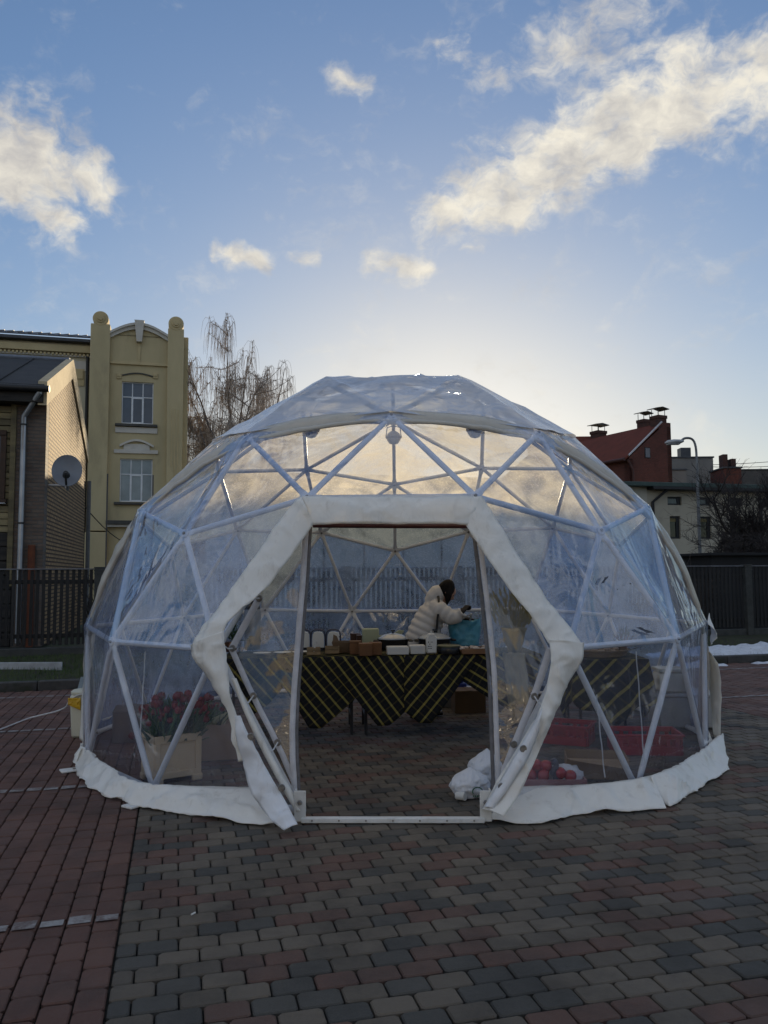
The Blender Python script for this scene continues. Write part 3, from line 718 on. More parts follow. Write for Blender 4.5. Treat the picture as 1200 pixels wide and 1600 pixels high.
# welded seams and scuffs on the front film
def on_panel(ids, px, py, out=.045):
    A, B, Cc = [DV[i] for i in ids]; n_ = _n(np.cross(B-A, Cc-A)); n_ = n_ if np.dot(n_, A-CEN) > 0 else -n_
    return onpl(px, py, A+n_*out, n_), n_
SEAM = film('seam_film', .55, (.9, .93, .97), .1, .1, .2, .4, .08, (.70, .76, .88)); SCUFF = pm('film_scuff', (.035, .04, .06), (.06, .07, .10), 30, .5)
LP_ = (vnear(-24.2, .172), vnear(-47.8, .172), vnear(-36, -.188)); RP_ = (vnear(24.2, .172), vnear(47.8, .172), vnear(36, -.188)); RU_ = (vnear(24.2, .172), vnear(47.8, .172), vnear(36, .447))
for ids, (x0, y0), (x1, y1) in ((LP_, (227, 1018), (219, 1150)), (RP_, (994, 1018), (1007, 1195)), (RP_, (932, 1085), (945, 1215))):
    p, n_ = on_panel(ids, x0, y0); q, _ = on_panel(ids, x1, y1); g = MB(); d = _n(q-p); s_ = np.cross(d, n_)*.007; M_ = 10
    vs = []
    for k in range(M_+1): c_ = lerp(p, q, k/M_)+s_*.5*math.sin(k*1.7); vs += [c_-s_, c_+s_]
    g.add(vs, [(2*k, 2*k+1, 2*k+3, 2*k+2) for k in range(M_)]); g.build('film_seam', SEAM, dome, True, 80)
for (x, y), L, w_, an in (((945, 906), 26, 5, -.55), ((1008, 985), 46, 6, .28), ((985, 912), 6, 2, .1), ((965, 921), 4, 2, .5)):
    p, n_ = on_panel(RU_, x, y, .05); s_ = mpp(p); ux = _n(np.cross(EZ, n_)); uy = np.cross(n_, ux); ex = ux*math.cos(an)-uy*math.sin(an); ey = np.cross(n_, ex); g = MB(); vs = []; N_ = 14
    for k in range(N_+1):
        f = k/N_; h = w_*s_*.5*math.sin(math.pi*f)*(.8+.2*math.sin(k*1.3+x)); c_ = p+ex*(f-.5)*L*s_+ey*w_*s_*.12*math.sin(k*.8+y); vs += [c_-ey*h, c_+ey*h]
    g.add(vs, [(2*k, 2*k+1, 2*k+3, 2*k+2) for k in range(N_)]); g.build('film_scuff', SCUFF, dome, False)

# ------------------------------------------------------------------ buildings
def uvmat(name, kind, c1, c2, cm, bw=.25, bh=.075, mort=.012, bump=.6, rough=.85, stain=(.05, .04, .035), stk=.5):
    mt, t = bsdf_mat(name); uv = t.n('UVMap').outputs[0]
    wob = t.vm('ADD', uv, t.n('VectorMath', {0: t.vm('SUBTRACT', t.noise(uv, 6, 3, out=1), (.5, .5, .5)), 'Scale': .012}, operation='SCALE').outputs[0])
    b = t.n('TexBrick', {'Vector': wob, 'Color1': (*c1, 1), 'Color2': (*c2, 1), 'Mortar': (*cm, 1), 'Scale': 1.0, 'Mortar Size': mort, 'Mortar Smooth': .3, 'Bias': 0.0, 'Brick Width': bw, 'Row Height': bh})
    s_ = t.mr(t.noise(uv, .9, 7, .65), .45, .7); col = t.mix(t.math('MULTIPLY', s_, stk), b.outputs[0], stain)
    hgt = t.math('ADD', t.math('MULTIPLY', b.outputs['Fac'], -1.0), t.math('MULTIPLY', t.noise(uv, 22, 4, .6), .35))
    p = t.n('BsdfPrincipled', {'Base Color': col, 'Roughness': rough, 'Specular IOR Level': .25, 'Normal': t.n('Bump', {'Strength': bump, 'Distance': .03, 'Height': hgt}).outputs[0]})
    t.t.links.new(p.outputs[0], t.n('OutputMaterial').inputs[0]); return mt
class Fac:
    """a wall plane: u along, z up, d out of the wall"""
    def __init__(s, p0, u=E1, n=None): s.p0 = wv(p0)*wv((1, 1, 0)); s.u = _n(u); s.n = _n(n) if n is not None else _n(np.cross(s.u, EZ))
    def P(s, u, z, d=0.0): return s.p0+s.u*u+EZ*z+s.n*d
    def uz(s, px, py, d=0.0):
        p = onpl(px, py, s.p0+s.n*d, s.n); return float(np.dot(p-s.p0, s.u)), float(p[2])
    def rect(s, g, u0, u1, z0, z1, d0, d1, bev=0.0, mi=0):
        g.box(s.P((u0+u1)/2, (z0+z1)/2, (d0+d1)/2), (abs(u1-u0), abs(d1-d0), abs(z1-z0)), (s.u, -s.n, EZ), bev, mi); return g
    def poly(s, g, uz, d0, d1, mi=0):
        g.prism([s.P(u, z, d0) for u, z in uz], s.n*(d1-d0), mi); return g
    def pxr(s, x0, y0, x1, y1, d=0.0):
        u0, _ = s.uz(x0, (y0+y1)/2, d); u1, _ = s.uz(x1, (y0+y1)/2, d); _, z1 = s.uz((x0+x1)/2, y0, d); _, z0 = s.uz((x0+x1)/2, y1, d); return u0, u1, z0, z1
def glass(name, c=(.02, .025, .03)):
    if name in MATS: return MATS[name]
    return pm(name, c, tuple(x*1.6 for x in c), .7, .06, 0, spec=.6)
GLS = glass('window_glass', (.045, .052, .065))
CURT = glass('curtained_glass', (.15, .18, .18))
PVC = pm('white_frame', (.68, .69, .70), (.60, .61, .62), 4, .4)

# --- yellow town house with the scroll-topped bay
YEL = pm('ochre_render', (.52, .425, .245), (.44, .36, .205), .8, .9, .25, 14, dirt=((.27, .22, .14), .9, .56, .5), stretch=(1, 1, .35))
YEL2 = pm('ochre_trim', (.54, .43, .24), (.46, .365, .20), 1.2, .9, .2, 14)
PLAST = pm('pale_plaster', (.58, .54, .47), (.50, .46, .40), 1.5, .85, .2, 12)
LEADR = pm('sheet_roof_dark', (.055, .058, .065), (.035, .037, .042), 2, .5, .2, 10)
SOOT = pm('sooty_plaster', (.09, .085, .075), (.06, .058, .052), 2, .9, .3)
FY = Fac(at(137, 700, 36.0))
yb = thing('town_house', 'ochre town house with round scroll finials and arched gable bay', 'building', FY.P(2.5, 0))
u0, _ = FY.uz(137, 700); u1, _ = FY.uz(281, 700); ur, _ = FY.uz(292.5, 700)
pl0, pl1 = FY.uz(143, 560)[0], FY.uz(172, 560)[0]; pr0, pr1 = FY.uz(262, 560)[0], FY.uz(287, 560)[0]
zA = FY.uz(217, 508)[1]; zB = FY.uz(175, 521)[1]; zP = FY.uz(158, 509)[1]; zQ = FY.uz(274, 518)[1]; zP = (zP+zQ)/2+.05
arc = [(lerp_u, zB+.0+(zA-zB)*math.sin(math.pi*(i/12))) for i in range(13) for lerp_u in [pl1+(pr0-pl1)*i/12]]
# window openings are real holes: the wall is built round them
wins = [FY.pxr(190, 597, 239.5, 662), FY.pxr(187, 717, 238, 784), FY.pxr(192, 862, 240, 930)]
g = MB(); zl = 0
wu0, wu1 = min(w_[0] for w_ in wins), max(w_[1] for w_ in wins)
zz = sorted([(w_[2], w_[3]) for w_ in wins]); z_prev = 0
for a, b in zz:
    if a > z_prev: FY.rect(g, pl1-.1, pr0+.1, z_prev, a, -.6, 0)
    wc = [w_ for w_ in wins if w_[2] == a][0]
    FY.rect(g, pl1-.1, wc[0], a, b, -.6, 0); FY.rect(g, wc[1], pr0+.1, a, b, -.6, 0); z_prev = b
FY.rect(g, pl1-.1, pr0+.1, z_prev, zB-.02, -.6, 0)
FY.poly(g, [(pl1-.1, zB-.02), (pr0+.1, zB-.02)]+[(u, z-.1) for u, z in arc[::-1]], -.6, 0)
g.build('wall', YEL, yb, False)
g = MB(); FY.rect(g, u0, ur, 0, FY.uz(290, 530)[1], -7, -.62); FY.rect(g, pr1-.02, ur, 0, FY.uz(290, 525)[1], -.61, -.25, .03); g.build('rear_wall', YEL, yb, False)
for (a, b, zt) in ((pl0-.05, pl1, zP), (pr0, pr1, zP)):
    g = MB(); FY.rect(g, a, b, FY.uz(150, 830)[1], zt, -.5, .32, .03); FY.rect(g, a-.06, b+.06, 0, FY.uz(150, 832)[1], -.5, .40, .03, 0); pi = g.build('pilaster', YEL, yb, True)
    c = FY.P((a+b)/2, zt+.30, .0); ax = (FY.u, EZ, FY.n); g = MB()
    g.lathe(c, [(.38, -.42), (.43, -.38), (.43, .30), (.38, .34), (.24, .34), (.24, .40), (.15, .40), (.13, .47), (.04, .47)], 28, ax); g.build('scroll_finial', YEL2, pi)
    g = MB()
    for k in range(3):
        um = a+(b-a)*(.3+.2*k); FY.rect(g, um-.03, um+.03, FY.uz(260, 730+20*k)[1], FY.uz(260, 640)[1], .315, .345, .008)
    if a > 1: g.build('flute', YEL2, pi)
g = MB()
for i in range(12):
    (a, za), (b, zb) = arc[i], arc[i+1]
    FY.poly(g, [(a, za-.28), (b, zb-.28), (b, zb+.02), (a, za+.02)], -.3, .16); FY.poly(g, [(a, za-.06), (b, zb-.06), (b, zb+.08), (a, za+.08)], -.3, .28)
g.build('arch_moulding', PLAST, yb, False)
um = (pl1+pr0)/2; g = MB(); FY.poly(g, [(um-.14, zA-1.05), (um+.14, zA-1.05), (um+.27, zA+.20), (um-.27, zA+.20)], 0, .36); g.build('keystone', PLAST, yb, False)
g = MB(); FY.poly(g, [(um-.05, zA-2.3), (um+.05, zA-2.3), (um+.09, zA-1.06), (um-.09, zA-1.06)], 0, .06); g.build('keystone_drop', YEL2, yb, False)
for px0, y0, px1, y1, d, mt, nm in ((172, 567, 262, 571, .12, YEL2, 'string_course'), (180, 663, 246, 667, .20, SOOT, 'sill'), (178, 785, 238, 789, .20, SOOT, 'sill'), (180, 668, 246, 677, .07, PLAST, 'apron'), (178, 703, 247, 709, .09, PLAST, 'label_course'), (166, 814, 262, 820, .42, SOOT, 'ledge'), (166, 820, 262, 824, .30, PLAST, 'ledge_fascia')):
    a, b, c, e = FY.pxr(px0, y0, px1, y1); g = MB(); FY.rect(g, a, b, c, e, -.05, d, .015); g.build(nm, mt, yb)
# curved heads over the windows
def head(px0, px1, yb_, rise, th_, d, mt, nm):
    a, _ = FY.uz(px0, yb_); b, z = FY.uz(px1, yb_); g = MB(); N = 10
    for i in range(N):
        f0, f1 = i/N, (i+1)/N; za, zb_ = z+rise*math.sin(math.pi*f0), z+rise*math.sin(math.pi*f1); ua, ub = a+(b-a)*f0, a+(b-a)*f1
        FY.poly(g, [(ua, za), (ub, zb_), (ub, zb_+th_), (ua, za+th_)], 0, d)
    g.build(nm, mt, yb, False)
head(191, 240, 590, .16, .07, .07, SOOT, 'window_head'); head(187, 240, 700, .34, .12, .16, PLAST, 'window_head')
a, b, c, e = FY.pxr(193, 694, 234, 705); g = MB(); FY.rect(g, a, b, c, e, 0, .06, .01); g.build('tympanum', PLAST, yb)
for px in (186, 243):
    a, z = FY.uz(px, 588); g = MB(); FY.rect(g, a-.14, a+.14, z-.15, z+.18, 0, .07, .02); FY.rect(g, a-.10, a+.10, z-.02, z+.12, .07, .10, .02); g.build('corbel_ornament', YEL2, yb)
def window(F, W4, parent, mt, d=-.14, cols=3, top=.36, sash=True):
    a, b, c, e = W4; g = MB(); t = .055
    F.rect(g, a, b, e-t, e, d-.04, d+.03, .006); F.rect(g, a, b, c, c+t, d-.04, d+.03, .006)
    F.rect(g, a, a+t, c+t, e-t, d-.04, d+.03, .006); F.rect(g, b-t, b, c+t, e-t, d-.04, d+.03, .006)
    zt = e-(e-c)*top; F.rect(g, a+t, b-t, zt-t/2, zt+t/2, d-.04, d+.025, .006)
    for k in range(1, cols):
        um = a+(b-a)*k/cols; F.rect(g, um-t*.5, um+t*.5, zt+t/2, e-t, d-.04, d+.02, .005); F.rect(g, um-t*.9, um+t*.9, c+t, zt-t/2, d-.04, d+.024, .005)
    if sash:
        x0, x1 = a+(b-a)/3+t*.9, a+(b-a)*2/3-t*.9
        F.rect(g, x0, x1, zt-t*1.6, zt-t/2, d-.03, d+.02); F.rect(g, x0, x1, c+t, c+t*1.9, d-.03, d+.02)
    fr = g.build('window', PVC, parent)
    for k in range(cols):
        for (za, zb_) in ((c+t, zt-t/2), (zt+t/2, e-t)):
            g = MB(); F.rect(g, a+(b-a)*k/cols+.02, a+(b-a)*(k+1)/cols-.02, za-.02, zb_+.02, d-.03, d-.012); g.build('pane', mt, fr, False)
    return fr
window(FY, wins[0], yb, GLS); window(FY, wins[1], yb, CURT); window(FY, wins[2], yb, GLS)
g = MB(); a, b, c, e = FY.pxr(173, 505, 190, 520); FY.rect(g, a, b, c-1, e, -4, -2.6, .03); g.build('chimney', pm('brick_dark', (.07, .035, .03), (.05, .03, .026), 4, .9, .4), yb)
# left wing, a step behind the bay
FW = Fac(FY.P(0, 0, -1.3)); a = FW.uz(-60, 600)[0]; b = FW.uz(143, 600)[0]+.6
zr = FW.uz(140, 533)[1]
g = MB(); FW.rect(g, a, b, 0, zr, -6, 0); g.build('wing_wall', pm('cream_render', (.56, .50, .36), (.48, .43, .31), .8, .9, .25, 14), yb, False)
for y0, y1, d, mt, nm in ((536, 541, .55, LEADR, 'eaves'), (545, 556, .30, YEL2, 'cornice'), (559, 562, .16, PLAST, 'moulding'), (567, 583, .05, PLAST, 'frieze')):
    z1, z0 = FW.uz(140, y0-2)[1], FW.uz(140, y1-2)[1]; g = MB(); FW.rect(g, a, b-.05, z0, z1, -.05, d, .02); g.build(nm, mt, yb)
z = FW.uz(140, 558)[1]; g = MB(); FW.rect(g, -.1, .1, -.07, .07, 0, .14)
for k in range(36):
    um = b-.4-k*.21; g = MB(); FW.rect(g, um-.06, um+.06, z-.02, z+.11, .0, .24, .01); g.build('dentil', YEL2, yb, False)
g = MB(); FW.poly(g, [(a, zr+.02), (b, zr+.02), (b, zr+.95), (a, zr+.95)], -4.5, -4.4); g.v = [tuple(p) for p in g.v]
g = MB(); g.prism([FW.P(a, zr+.02, .5), FW.P(b, zr+.02, .5), FW.P(b, zr+1.4, -4), FW.P(a, zr+1.4, -4)], (0, 0, .06)); rf = g.build('roof', LEADR, yb, False)
for k in range(14):
    um = a+(b-a)*(k+.5)/14; g = MB(); g.prism([FW.P(um-.02, zr+.09, .48), FW.P(um+.02, zr+.09, .48), FW.P(um+.02, zr+1.46, -3.98), FW.P(um-.02, zr+1.46, -3.98)], (0, 0, .05)); g.build('seam', LEADR, rf, False)
a2, z2 = FW.uz(125, 590); g = MB(); FW.rect(g, a2-.25, a2+.25, z2-.5, z2+.5, 0, .06, .02); FW.rect(g, a2-.18, a2+.18, z2-.1, z2+.4, .06, .12, .02); g.build('corbel_ornament', YEL2, yb)
g = MB(); a2 = FW.uz(139, 640)[0]; g.tube([FW.P(a2-.12, 0.1, .12), FW.P(a2-.12, FW.uz(139, 552)[1], .12)], .09, 8); g.build('downpipe', pm('black_pipe', (.012, .012, .013), None, 5, .5), yb)

# --- weathered timber house with the brick fire wall
HC = at(71.5, 700, 9.6)*wv((1, 1, 0))
FH = Fac(HC, E1); FBk = Fac(HC, E2, E1)          # street front runs to the left (negative u); fire wall runs back
zE = FH.uz(71, 606)[1]; uA, zAp = FBk.uz(112, 568); uB = FBk.uz(132.5, 800)[0]
house = thing('timber_house', 'weathered timber house with sunlit brick fire wall and dark sheet roof', 'house', HC)
BRK = uvmat('old_brick', 0, (.40, .27, .14), (.29, .19, .105), (.07, .05, .04), .27, .095, .020, 1.0, stk=.40, stain=(.20, .15, .10))
BRK2 = uvmat('dark_brick', 0, (.17, .135, .11), (.14, .10, .08), (.13, .12, .11), .26, .085, .012, .9, stk=.6)
def uvquad(g, F, pts, d0, d1):
    k = len(g.v); F.poly(g, pts, d0, d1); uv = [(u, z) for u, z in pts]; g.uv = (g.uv or [])+uv+uv
g = MB(); uvquad(g, FBk, [(0.42, 0), (uB, 0), (uB, zE-.35), (uA, zAp-.30), (.42, zE+.0)], -.38, 0); g.build('fire_wall', BRK, house, False)
g = MB(); uvquad(g, FH, [(-.62, 0), (0, 0), (0, zE+.05), (-.62, zE+.05)], -.40, 0.0); g.build('brick_pier', BRK2, house, False)
# rendered coping strip on top of the fire wall
COP = pm('lime_coping', (.50, .42, .28), (.42, .34, .22), 3, .9, .4, 20)
for (ua, za), (ub, zb_) in (((-.35, zE-.05), (uA, zAp)), ((uA, zAp), (uB+.3, zE-.15))):
    g = MB(); FBk.poly(g, [(ua, za-.42), (ub, zb_-.42), (ub, zb_+.12), (ua, za+.12)], -.14, .05); g.build('coping', COP, house, False)
PLK = pm('weathered_plank', (.27, .22, .115), (.15, .125, .075), 1.2, .85, .5, 20, stretch=(.5, .5, 6), rnd=.42, dirt=((.20, .19, .16), 2.2, .62, .6))
zb0 = FH.uz(40, 832)[1]; npl = int((zE-.45-zb0)/.145)
for k in range(npl):
    z0 = zb0+k*(zE-.45-zb0)/npl; z1 = zb0+(k+1)*(zE-.45-zb0)/npl
    g = MB(); FH.rect(g, -9, -.74, z0+.004, z1-.012, -.08, .0+rg.uniform(-.012, .012), .006); g.build('plank', PLK, house)
CHAR = pm('charred_boards', (.018, .017, .017), (.05, .045, .04), 1.6, .9, .6, 12, stretch=(.6, .6, 5))
for k in range(8):
    z0 = zb0*k/8; g = MB(); FH.rect(g, -9, -.64, z0+.01, z0+zb0/8-.008, -.10, -.01+rg.uniform(-.01, .012), .01); g.build('plank', CHAR, house)
g = MB(); FH.rect(g, -9, -.66, 0, zE, -.3, -.101); g.build('inner_wall', CHAR, house, False)
g = MB(); FH.rect(g, -.74, -.62, zb0-1.2, zE-.3, -.1, .05, .008); g.build('corner_board', PLK, house)
a, b, c, e = FH.pxr(-45, 680, 5, 780); BRW = pm('brown_frame', (.06, .032, .018), (.04, .024, .016), 6, .7, .3)
g = MB(); FH.rect(g, a, b+.06, e, e+.12, 0, .08, .01); FH.rect(g, b-.06, b+.06, c, e, 0, .07, .01); FH.rect(g, a, a+.1, c, e, 0, .07, .01); FH.rect(g, a, b+.1, c-.08, c, 0, .11, .01); wf = g.build('window', BRW, house)
g = MB(); FH.rect(g, a+.1, b-.06, c, e, .001, .02); g.build('pane', GLS, wf, False)
g = MB(); FH.rect(g, a, b+.08, c-.10, c-.085, 0, .14); g.build('sill', PVC, wf, False)
ROOF = pm('felt_roof', (.035, .034, .034), (.022, .022, .023), 1.5, .8, .3, 12, rnd=.2)
nst = 9; E_ = FH.P(0, 0, .42)
for k in range(nst):
    ua, ub = -9+9*k/nst-.0, -9+9*(k+1)/nst
    A = [FH.P(ua, zE-.08, .45), FH.P(ub-.01, zE-.08, .45), FH.P(ub-.01, zAp+.02, 0)+E2*uA, FH.P(ua, zAp+.02, 0)+E2*uA]
    g = MB(); g.prism(A, (0, 0, .05)); g.build('roof_sheet', ROOF, house, False)
    g = MB(); g.prism([A[0]+EZ*.05, A[0]+E1*.04+EZ*.05, A[3]+E1*.04+EZ*.05, A[3]+EZ*.05], (0, 0, .035)); g.build('roof_seam', ROOF, house, False)
g = MB(); g.prism([FH.P(-9, zAp+.02, 0)+E2*uA, FH.P(-.05, zAp+.02, 0)+E2*uA, FH.P(-.05, zE-.2, 0)+E2*uB, FH.P(-9, zE-.2, 0)+E2*uB], (0, 0, .05)); g.build('rear_roof', ROOF, house, False)
g = MB(); g.tube([FH.P(-9, zAp+.09, 0)+E2*uA, FH.P(-.05, zAp+.09, 0)+E2*uA], .07, 8); g.build('ridge_cap', pm('ridge_metal', (.16, .18, .22), None, 5, .5), house)
g = MB(); FH.rect(g, -9, -.02, zE-.42, zE-.12, -.05, .40, .01); g.build('eaves_board', CHAR, house)
g = MB(); g.tube([FH.P(-9, zE-.13, .50), FH.P(.12, zE-.13, .50)], .075, 10); g.build('gutter', pm('gutter_black', (.02, .02, .022), None, 5, .45), house)
ZN = pm('zinc', (.38, .40, .43), (.28, .30, .33), 3, .35, .15, 12, metal=.7)
dp = [FH.P(FH.uz(67, 612)[0], FH.uz(67, 610)[1], .45), FH.P(FH.uz(67, 618)[0], FH.uz(67, 620)[1], .45), FH.P(FH.uz(39, 652)[0], FH.uz(39, 652)[1], .12), FH.P(FH.uz(37, 720)[0], FH.uz(37, 720)[1], .12), FH.P(FH.uz(37, 720)[0], .1, .12)]
g = MB(); g.tube(dp, .062, 10); pp = g.build('downpipe', ZN, house)
for y in (665, 818):
    g = MB(); p = FH.P(FH.uz(37, 720)[0], FH.uz(37, y)[1], .12); g.lathe(p, [(.072, -.02), (.072, .02)], 10); g.build('pipe_clip', pm('gutter_black', (0, 0, 0)), pp)
RUST = pm('rusty_pipe', (.16, .05, .022), (.10, .035, .02), 5, .9, .4)
g = MB(); um = FH.uz(50, 860)[0]; g.tube([FH.P(um, 0, .06), FH.P(um, FH.uz(50, 852)[1], .06)], .08, 8); g.build('stub_pipe', RUST, house)
g = MB(); g.tube([FBk.P(uB+.12, .1, .10), FBk.P(uB+.12, zE-1.2, .10)], .07, 8); g.build('downpipe', pm('grey_pipe', (.14, .14, .14), None, 5, .6), house)

# --- satellite dish on a bracket fixed to the fire wall corner
dc = onpl(104.5, 735, FBk.P(0, 0, .75), E1); dn_ = _n(wv((.30, -.93, .22)))
dish = thing('satellite_dish', 'round grey satellite dish bracketed to the brick fire wall', 'satellite dish', dc)
DISH = pm('dish_grey', (.20, .215, .24), (.17, .18, .20), 3, .5, .05)
dx = _n(np.cross(EZ, dn_)); dy = np.cross(dn_, dx); rr = 24*mpp(dc)
g = MB(); prof = [(rr*t, -.16*rr*(1-t*t)*2) for t in (.02, .25, .5, .75, .93, 1.0)]
g.lathe(dc, prof+[(rr*1.02, -.01), (rr*.98, -.045)]+[(r, z-.05) for r, z in prof[::-1][1:]], 32, (dx*.92, dy*1.08, dn_)); g.build('reflector', DISH, dish)
g = MB(); lp = dc-dy*rr*.98; tip = dc-dy*rr*.42+dn_*rr*.75; g.tube([lp, lerp(lp, tip, .5)-dy*.03, tip], .022, 8); g.build('feed_arm', pm('arm_dark', (.03, .03, .03), None, 5, .5), dish)
g = MB(); g.tube([tip-dn_*.02, tip-dn_*.16], [.05, .075], 10); g.build('receiver', pm('arm_dark', (0, 0, 0)), dish)
wp = onpl(76, 758, FBk.P(0, 0, 0), E1); g = MB(); g.tube([wp, wp+E1*.35, dc-dn_*.25-EZ*rr*1.0, dc-dn_*.16-EZ*rr*.3, dc-dn_*.13], .028, 8); g.build('bracket', ZN, dish)

# --- long beige workshop behind the fence
BEI = pm('beige_render', (.44, .39, .30), (.37, .33, .26), .7, .9, .2, 10, dirt=((.14, .13, .11), .7, .58, .5))
BEI2 = pm('pale_panel', (.46, .43, .36), (.40, .37, .31), .8, .9, .2, 10)
GRN = pm('green_fascia', (.045, .075, .065), (.03, .05, .045), 3, .5, .2)
DKF = pm('dark_window_frame', (.015, .015, .017), None, 5, .5)
FS = Fac(at(1180, 800, 34.9))
shop = thing('workshop', 'long beige two-storey workshop with green roof edge behind the fence', 'building', FS.P(-10, 0))
zR = FS.uz(1100, 764)[1]; ul = FS.uz(333, 800)[0]; um_ = FS.uz(1012, 800)[0]; uR = FS.uz(1290, 800)[0]+22  # right end carried on out of view to block bright horizon light
wl = [FS.pxr(x0, y0, x1, y1) for x0, y0, x1, y1 in ((1043, 776, 1065, 789), (1090.5, 777, 1111, 790), (1141, 778, 1161, 791), (1187, 779, 1207, 792), (1047, 806, 1063.5, 841), (1092, 807, 1112, 842), (1141, 809, 1161, 844))]
g = MB(); FS.rect(g, um_, uR, 0, zR, -8, -.22); FS.rect(g, um_, uR, wl[0][3], zR, -.219, 0)
def strip(row, z0, z1):
    c = um_
    for w_ in row: FS.rect(g, c, w_[0], z0, z1, -.219, 0); c = w_[1]
    FS.rect(g, c, uR, z0, z1, -.219, 0)
up_, lw_ = wl[:4], wl[4:]
zu0, zl0, zl1 = up_[1][2], lw_[1][2], lw_[1][3]
strip(up_, zu0, wl[0][3]); FS.rect(g, um_, uR, zl1, zu0, -.219, 0); strip(lw_, zl0, zl1); FS.rect(g, um_, uR, 0, zl0, -.219, 0)
g.build('wall', BEI, shop, False)
for i, w_ in enumerate(wl):
    z0, z1 = (zu0, wl[0][3]) if i < 4 else (zl0, zl1); g = MB(); t = .09; d = -.12
    FS.rect(g, w_[0], w_[1], z1-t, z1, d-.06, d); FS.rect(g, w_[0], w_[1], z0, z0+t, d-.06, d); FS.rect(g, w_[0], w_[0]+t, z0+t, z1-t, d-.06, d); FS.rect(g, w_[1]-t*2, w_[1], z0+t, z1-t, d-.06, d)
    fr = g.build('window', DKF, shop, False); g = MB(); FS.rect(g, w_[0]+t, w_[1]-t*2, z0+t, z1-t, d-.08, d-.05); g.build('pane', GLS if i < 4 else glass('dark_glass', (.012, .014, .016)), fr, False)
    if i >= 4:
        g = MB(); zc = z1-(z1-z0)*.24; FS.rect(g, w_[0]+t, w_[1]-t*2, zc, z1-t, d-.05, d-.03); g.build('blind', pm('tan_blind', (.20, .16, .07), None, 5, .8), fr, False)
g = MB(); FS.rect(g, ul, um_-.02, 0, zR+.10, -8, .02); g.build('panel_wall', BEI2, shop, False)
for k in range(16):
    u = um_-1.7-k*1.9; g = MB(); FS.rect(g, u-.03, u+.03, 0, zR+.05, .02, .06); g.build('panel_joint', pm('joint_grey', (.12, .11, .10), None, 5, .9), shop, False)
g = MB(); FS.rect(g, ul-.2, uR, zR+.02, zR+.24, -8.2, .55, .02); g.build('roof_edge', GRN, shop)
g = MB(); FS.rect(g, um_, uR, zR-.14, zR+.015, 0, .62, .02); g.build('gutter', DKF, shop)
g = MB(); g.tube([FS.P(um_+.9, zR-.1, .5), FS.P(um_+.25, zR-.75, .1), FS.P(um_+.25, .1, .1)], .08, 8); g.build('downpipe', DKF, shop)
g = MB(); u = FS.uz(1187, 800)[0]; g.tube([FS.P(u+.7, zR-.1, .5), FS.P(u, zR-.75, .1), FS.P(u, .1, .1)], .08, 8); g.build('downpipe', DKF, shop)

# --- red brick house with chimneys
RBR = uvmat('red_brick', 0, (.135, .044, .034), (.105, .038, .030), (.085, .048, .042), .25, .09, .012, .5, stk=.5, stain=(.05, .025, .02))
RTILE = pm('red_sheet_roof', (.145, .040, .026), (.115, .034, .022), 1.5, .8, .2, 10, spec=.15)
GA = R(28); gd = wv((math.cos(GA), math.sin(GA), 0)); sd = wv((-math.sin(GA), math.cos(GA), 0))
RC = at(983, 713, 47.0)*wv((1, 1, 0)); FG = Fac(RC, gd); FSd = Fac(RC, sd, -gd)
red = thing('brick_house', 'red brick house with steep red roof and three capped chimneys', 'house', RC)
ze = FG.uz(983, 714)[1]; ut, zt = FG.uz(1033, 666); ue, zt2 = FG.uz(1048, 661)
ue2 = FG.uz(1049, 700)[0]
g = MB(); uvquad(g, FG, [(0, 0), (ue2, 0), (ue2, zt2), (ut+.1, zt2), (ut, zt-.1), (0, ze)], -.5, 0); g.build('gable_wall', RBR, red, False)
Ls = 15.0
g = MB(); uvquad(g, FSd, [(0, 0), (Ls, 0), (Ls, ze-.1), (0, ze-.1)], -.4, .0); g.build('side_wall', RBR, red, False)
g = MB(); uvquad(g, Fac(FG.P(ue2, 0), sd, gd), [(0, 0), (Ls, 0), (Ls, zt2-.3), (0, zt2-.3)], -.4, 0); g.build('side_wall', RBR, red, False)
g = MB(); g.prism([FG.P(-.35, ze-.2, .02), FG.P(ut+.05, zt+.12, .02), FG.P(ut+.05, zt+.12, 0)+sd*Ls, FG.P(-.35, ze-.2, 0)+sd*Ls], (0, 0, .12)); g.build('roof', RTILE, red, False)
g = MB(); g.prism([FG.P(ut, zt+.12, 0)+sd*.4, FG.P(ue2+.2, zt-.3, 0)+sd*.4, FG.P(ue2+.2, zt-.3, 0)+sd*Ls, FG.P(ut, zt+.12, 0)+sd*Ls], (0, 0, .1)); g.build('rear_roof', RTILE, red, False)
WFL = pm('pale_flashing', (.5, .5, .52), None, 5, .5)
g = MB(); g.tube([FG.P(-.1, ze+.10, .06), FG.P(ut, zt+.30, .06)], .07, 6); g.build('verge_flashing', WFL, red)
g = MB(); g.tube([FG.P(-.42, ze-.18, 0), FG.P(-.42, ze-.18, 0)+sd*Ls], .12, 8); g.build('gutter', pm('brown_gutter', (.06, .022, .018), None, 4, .6), red)
g = MB(); g.tube([FG.P(-.2, ze-.2, .05), FG.P(.2, ze-.9, .1), FG.P(.2, .1, .1)], .09, 8); g.build('downpipe', pm('brown_gutter', (0, 0, 0)), red)
a, b, c, e = FG.pxr(1007, 699, 1016, 716); g = MB(); FG.rect(g, a, b, c, e, -.1, .03, .02); fr = g.build('window', DKF, red); g = MB(); FG.rect(g, a+.07, b-.07, c+.07, e-.07, .03, .04); g.build('pane', GLS, fr, False)
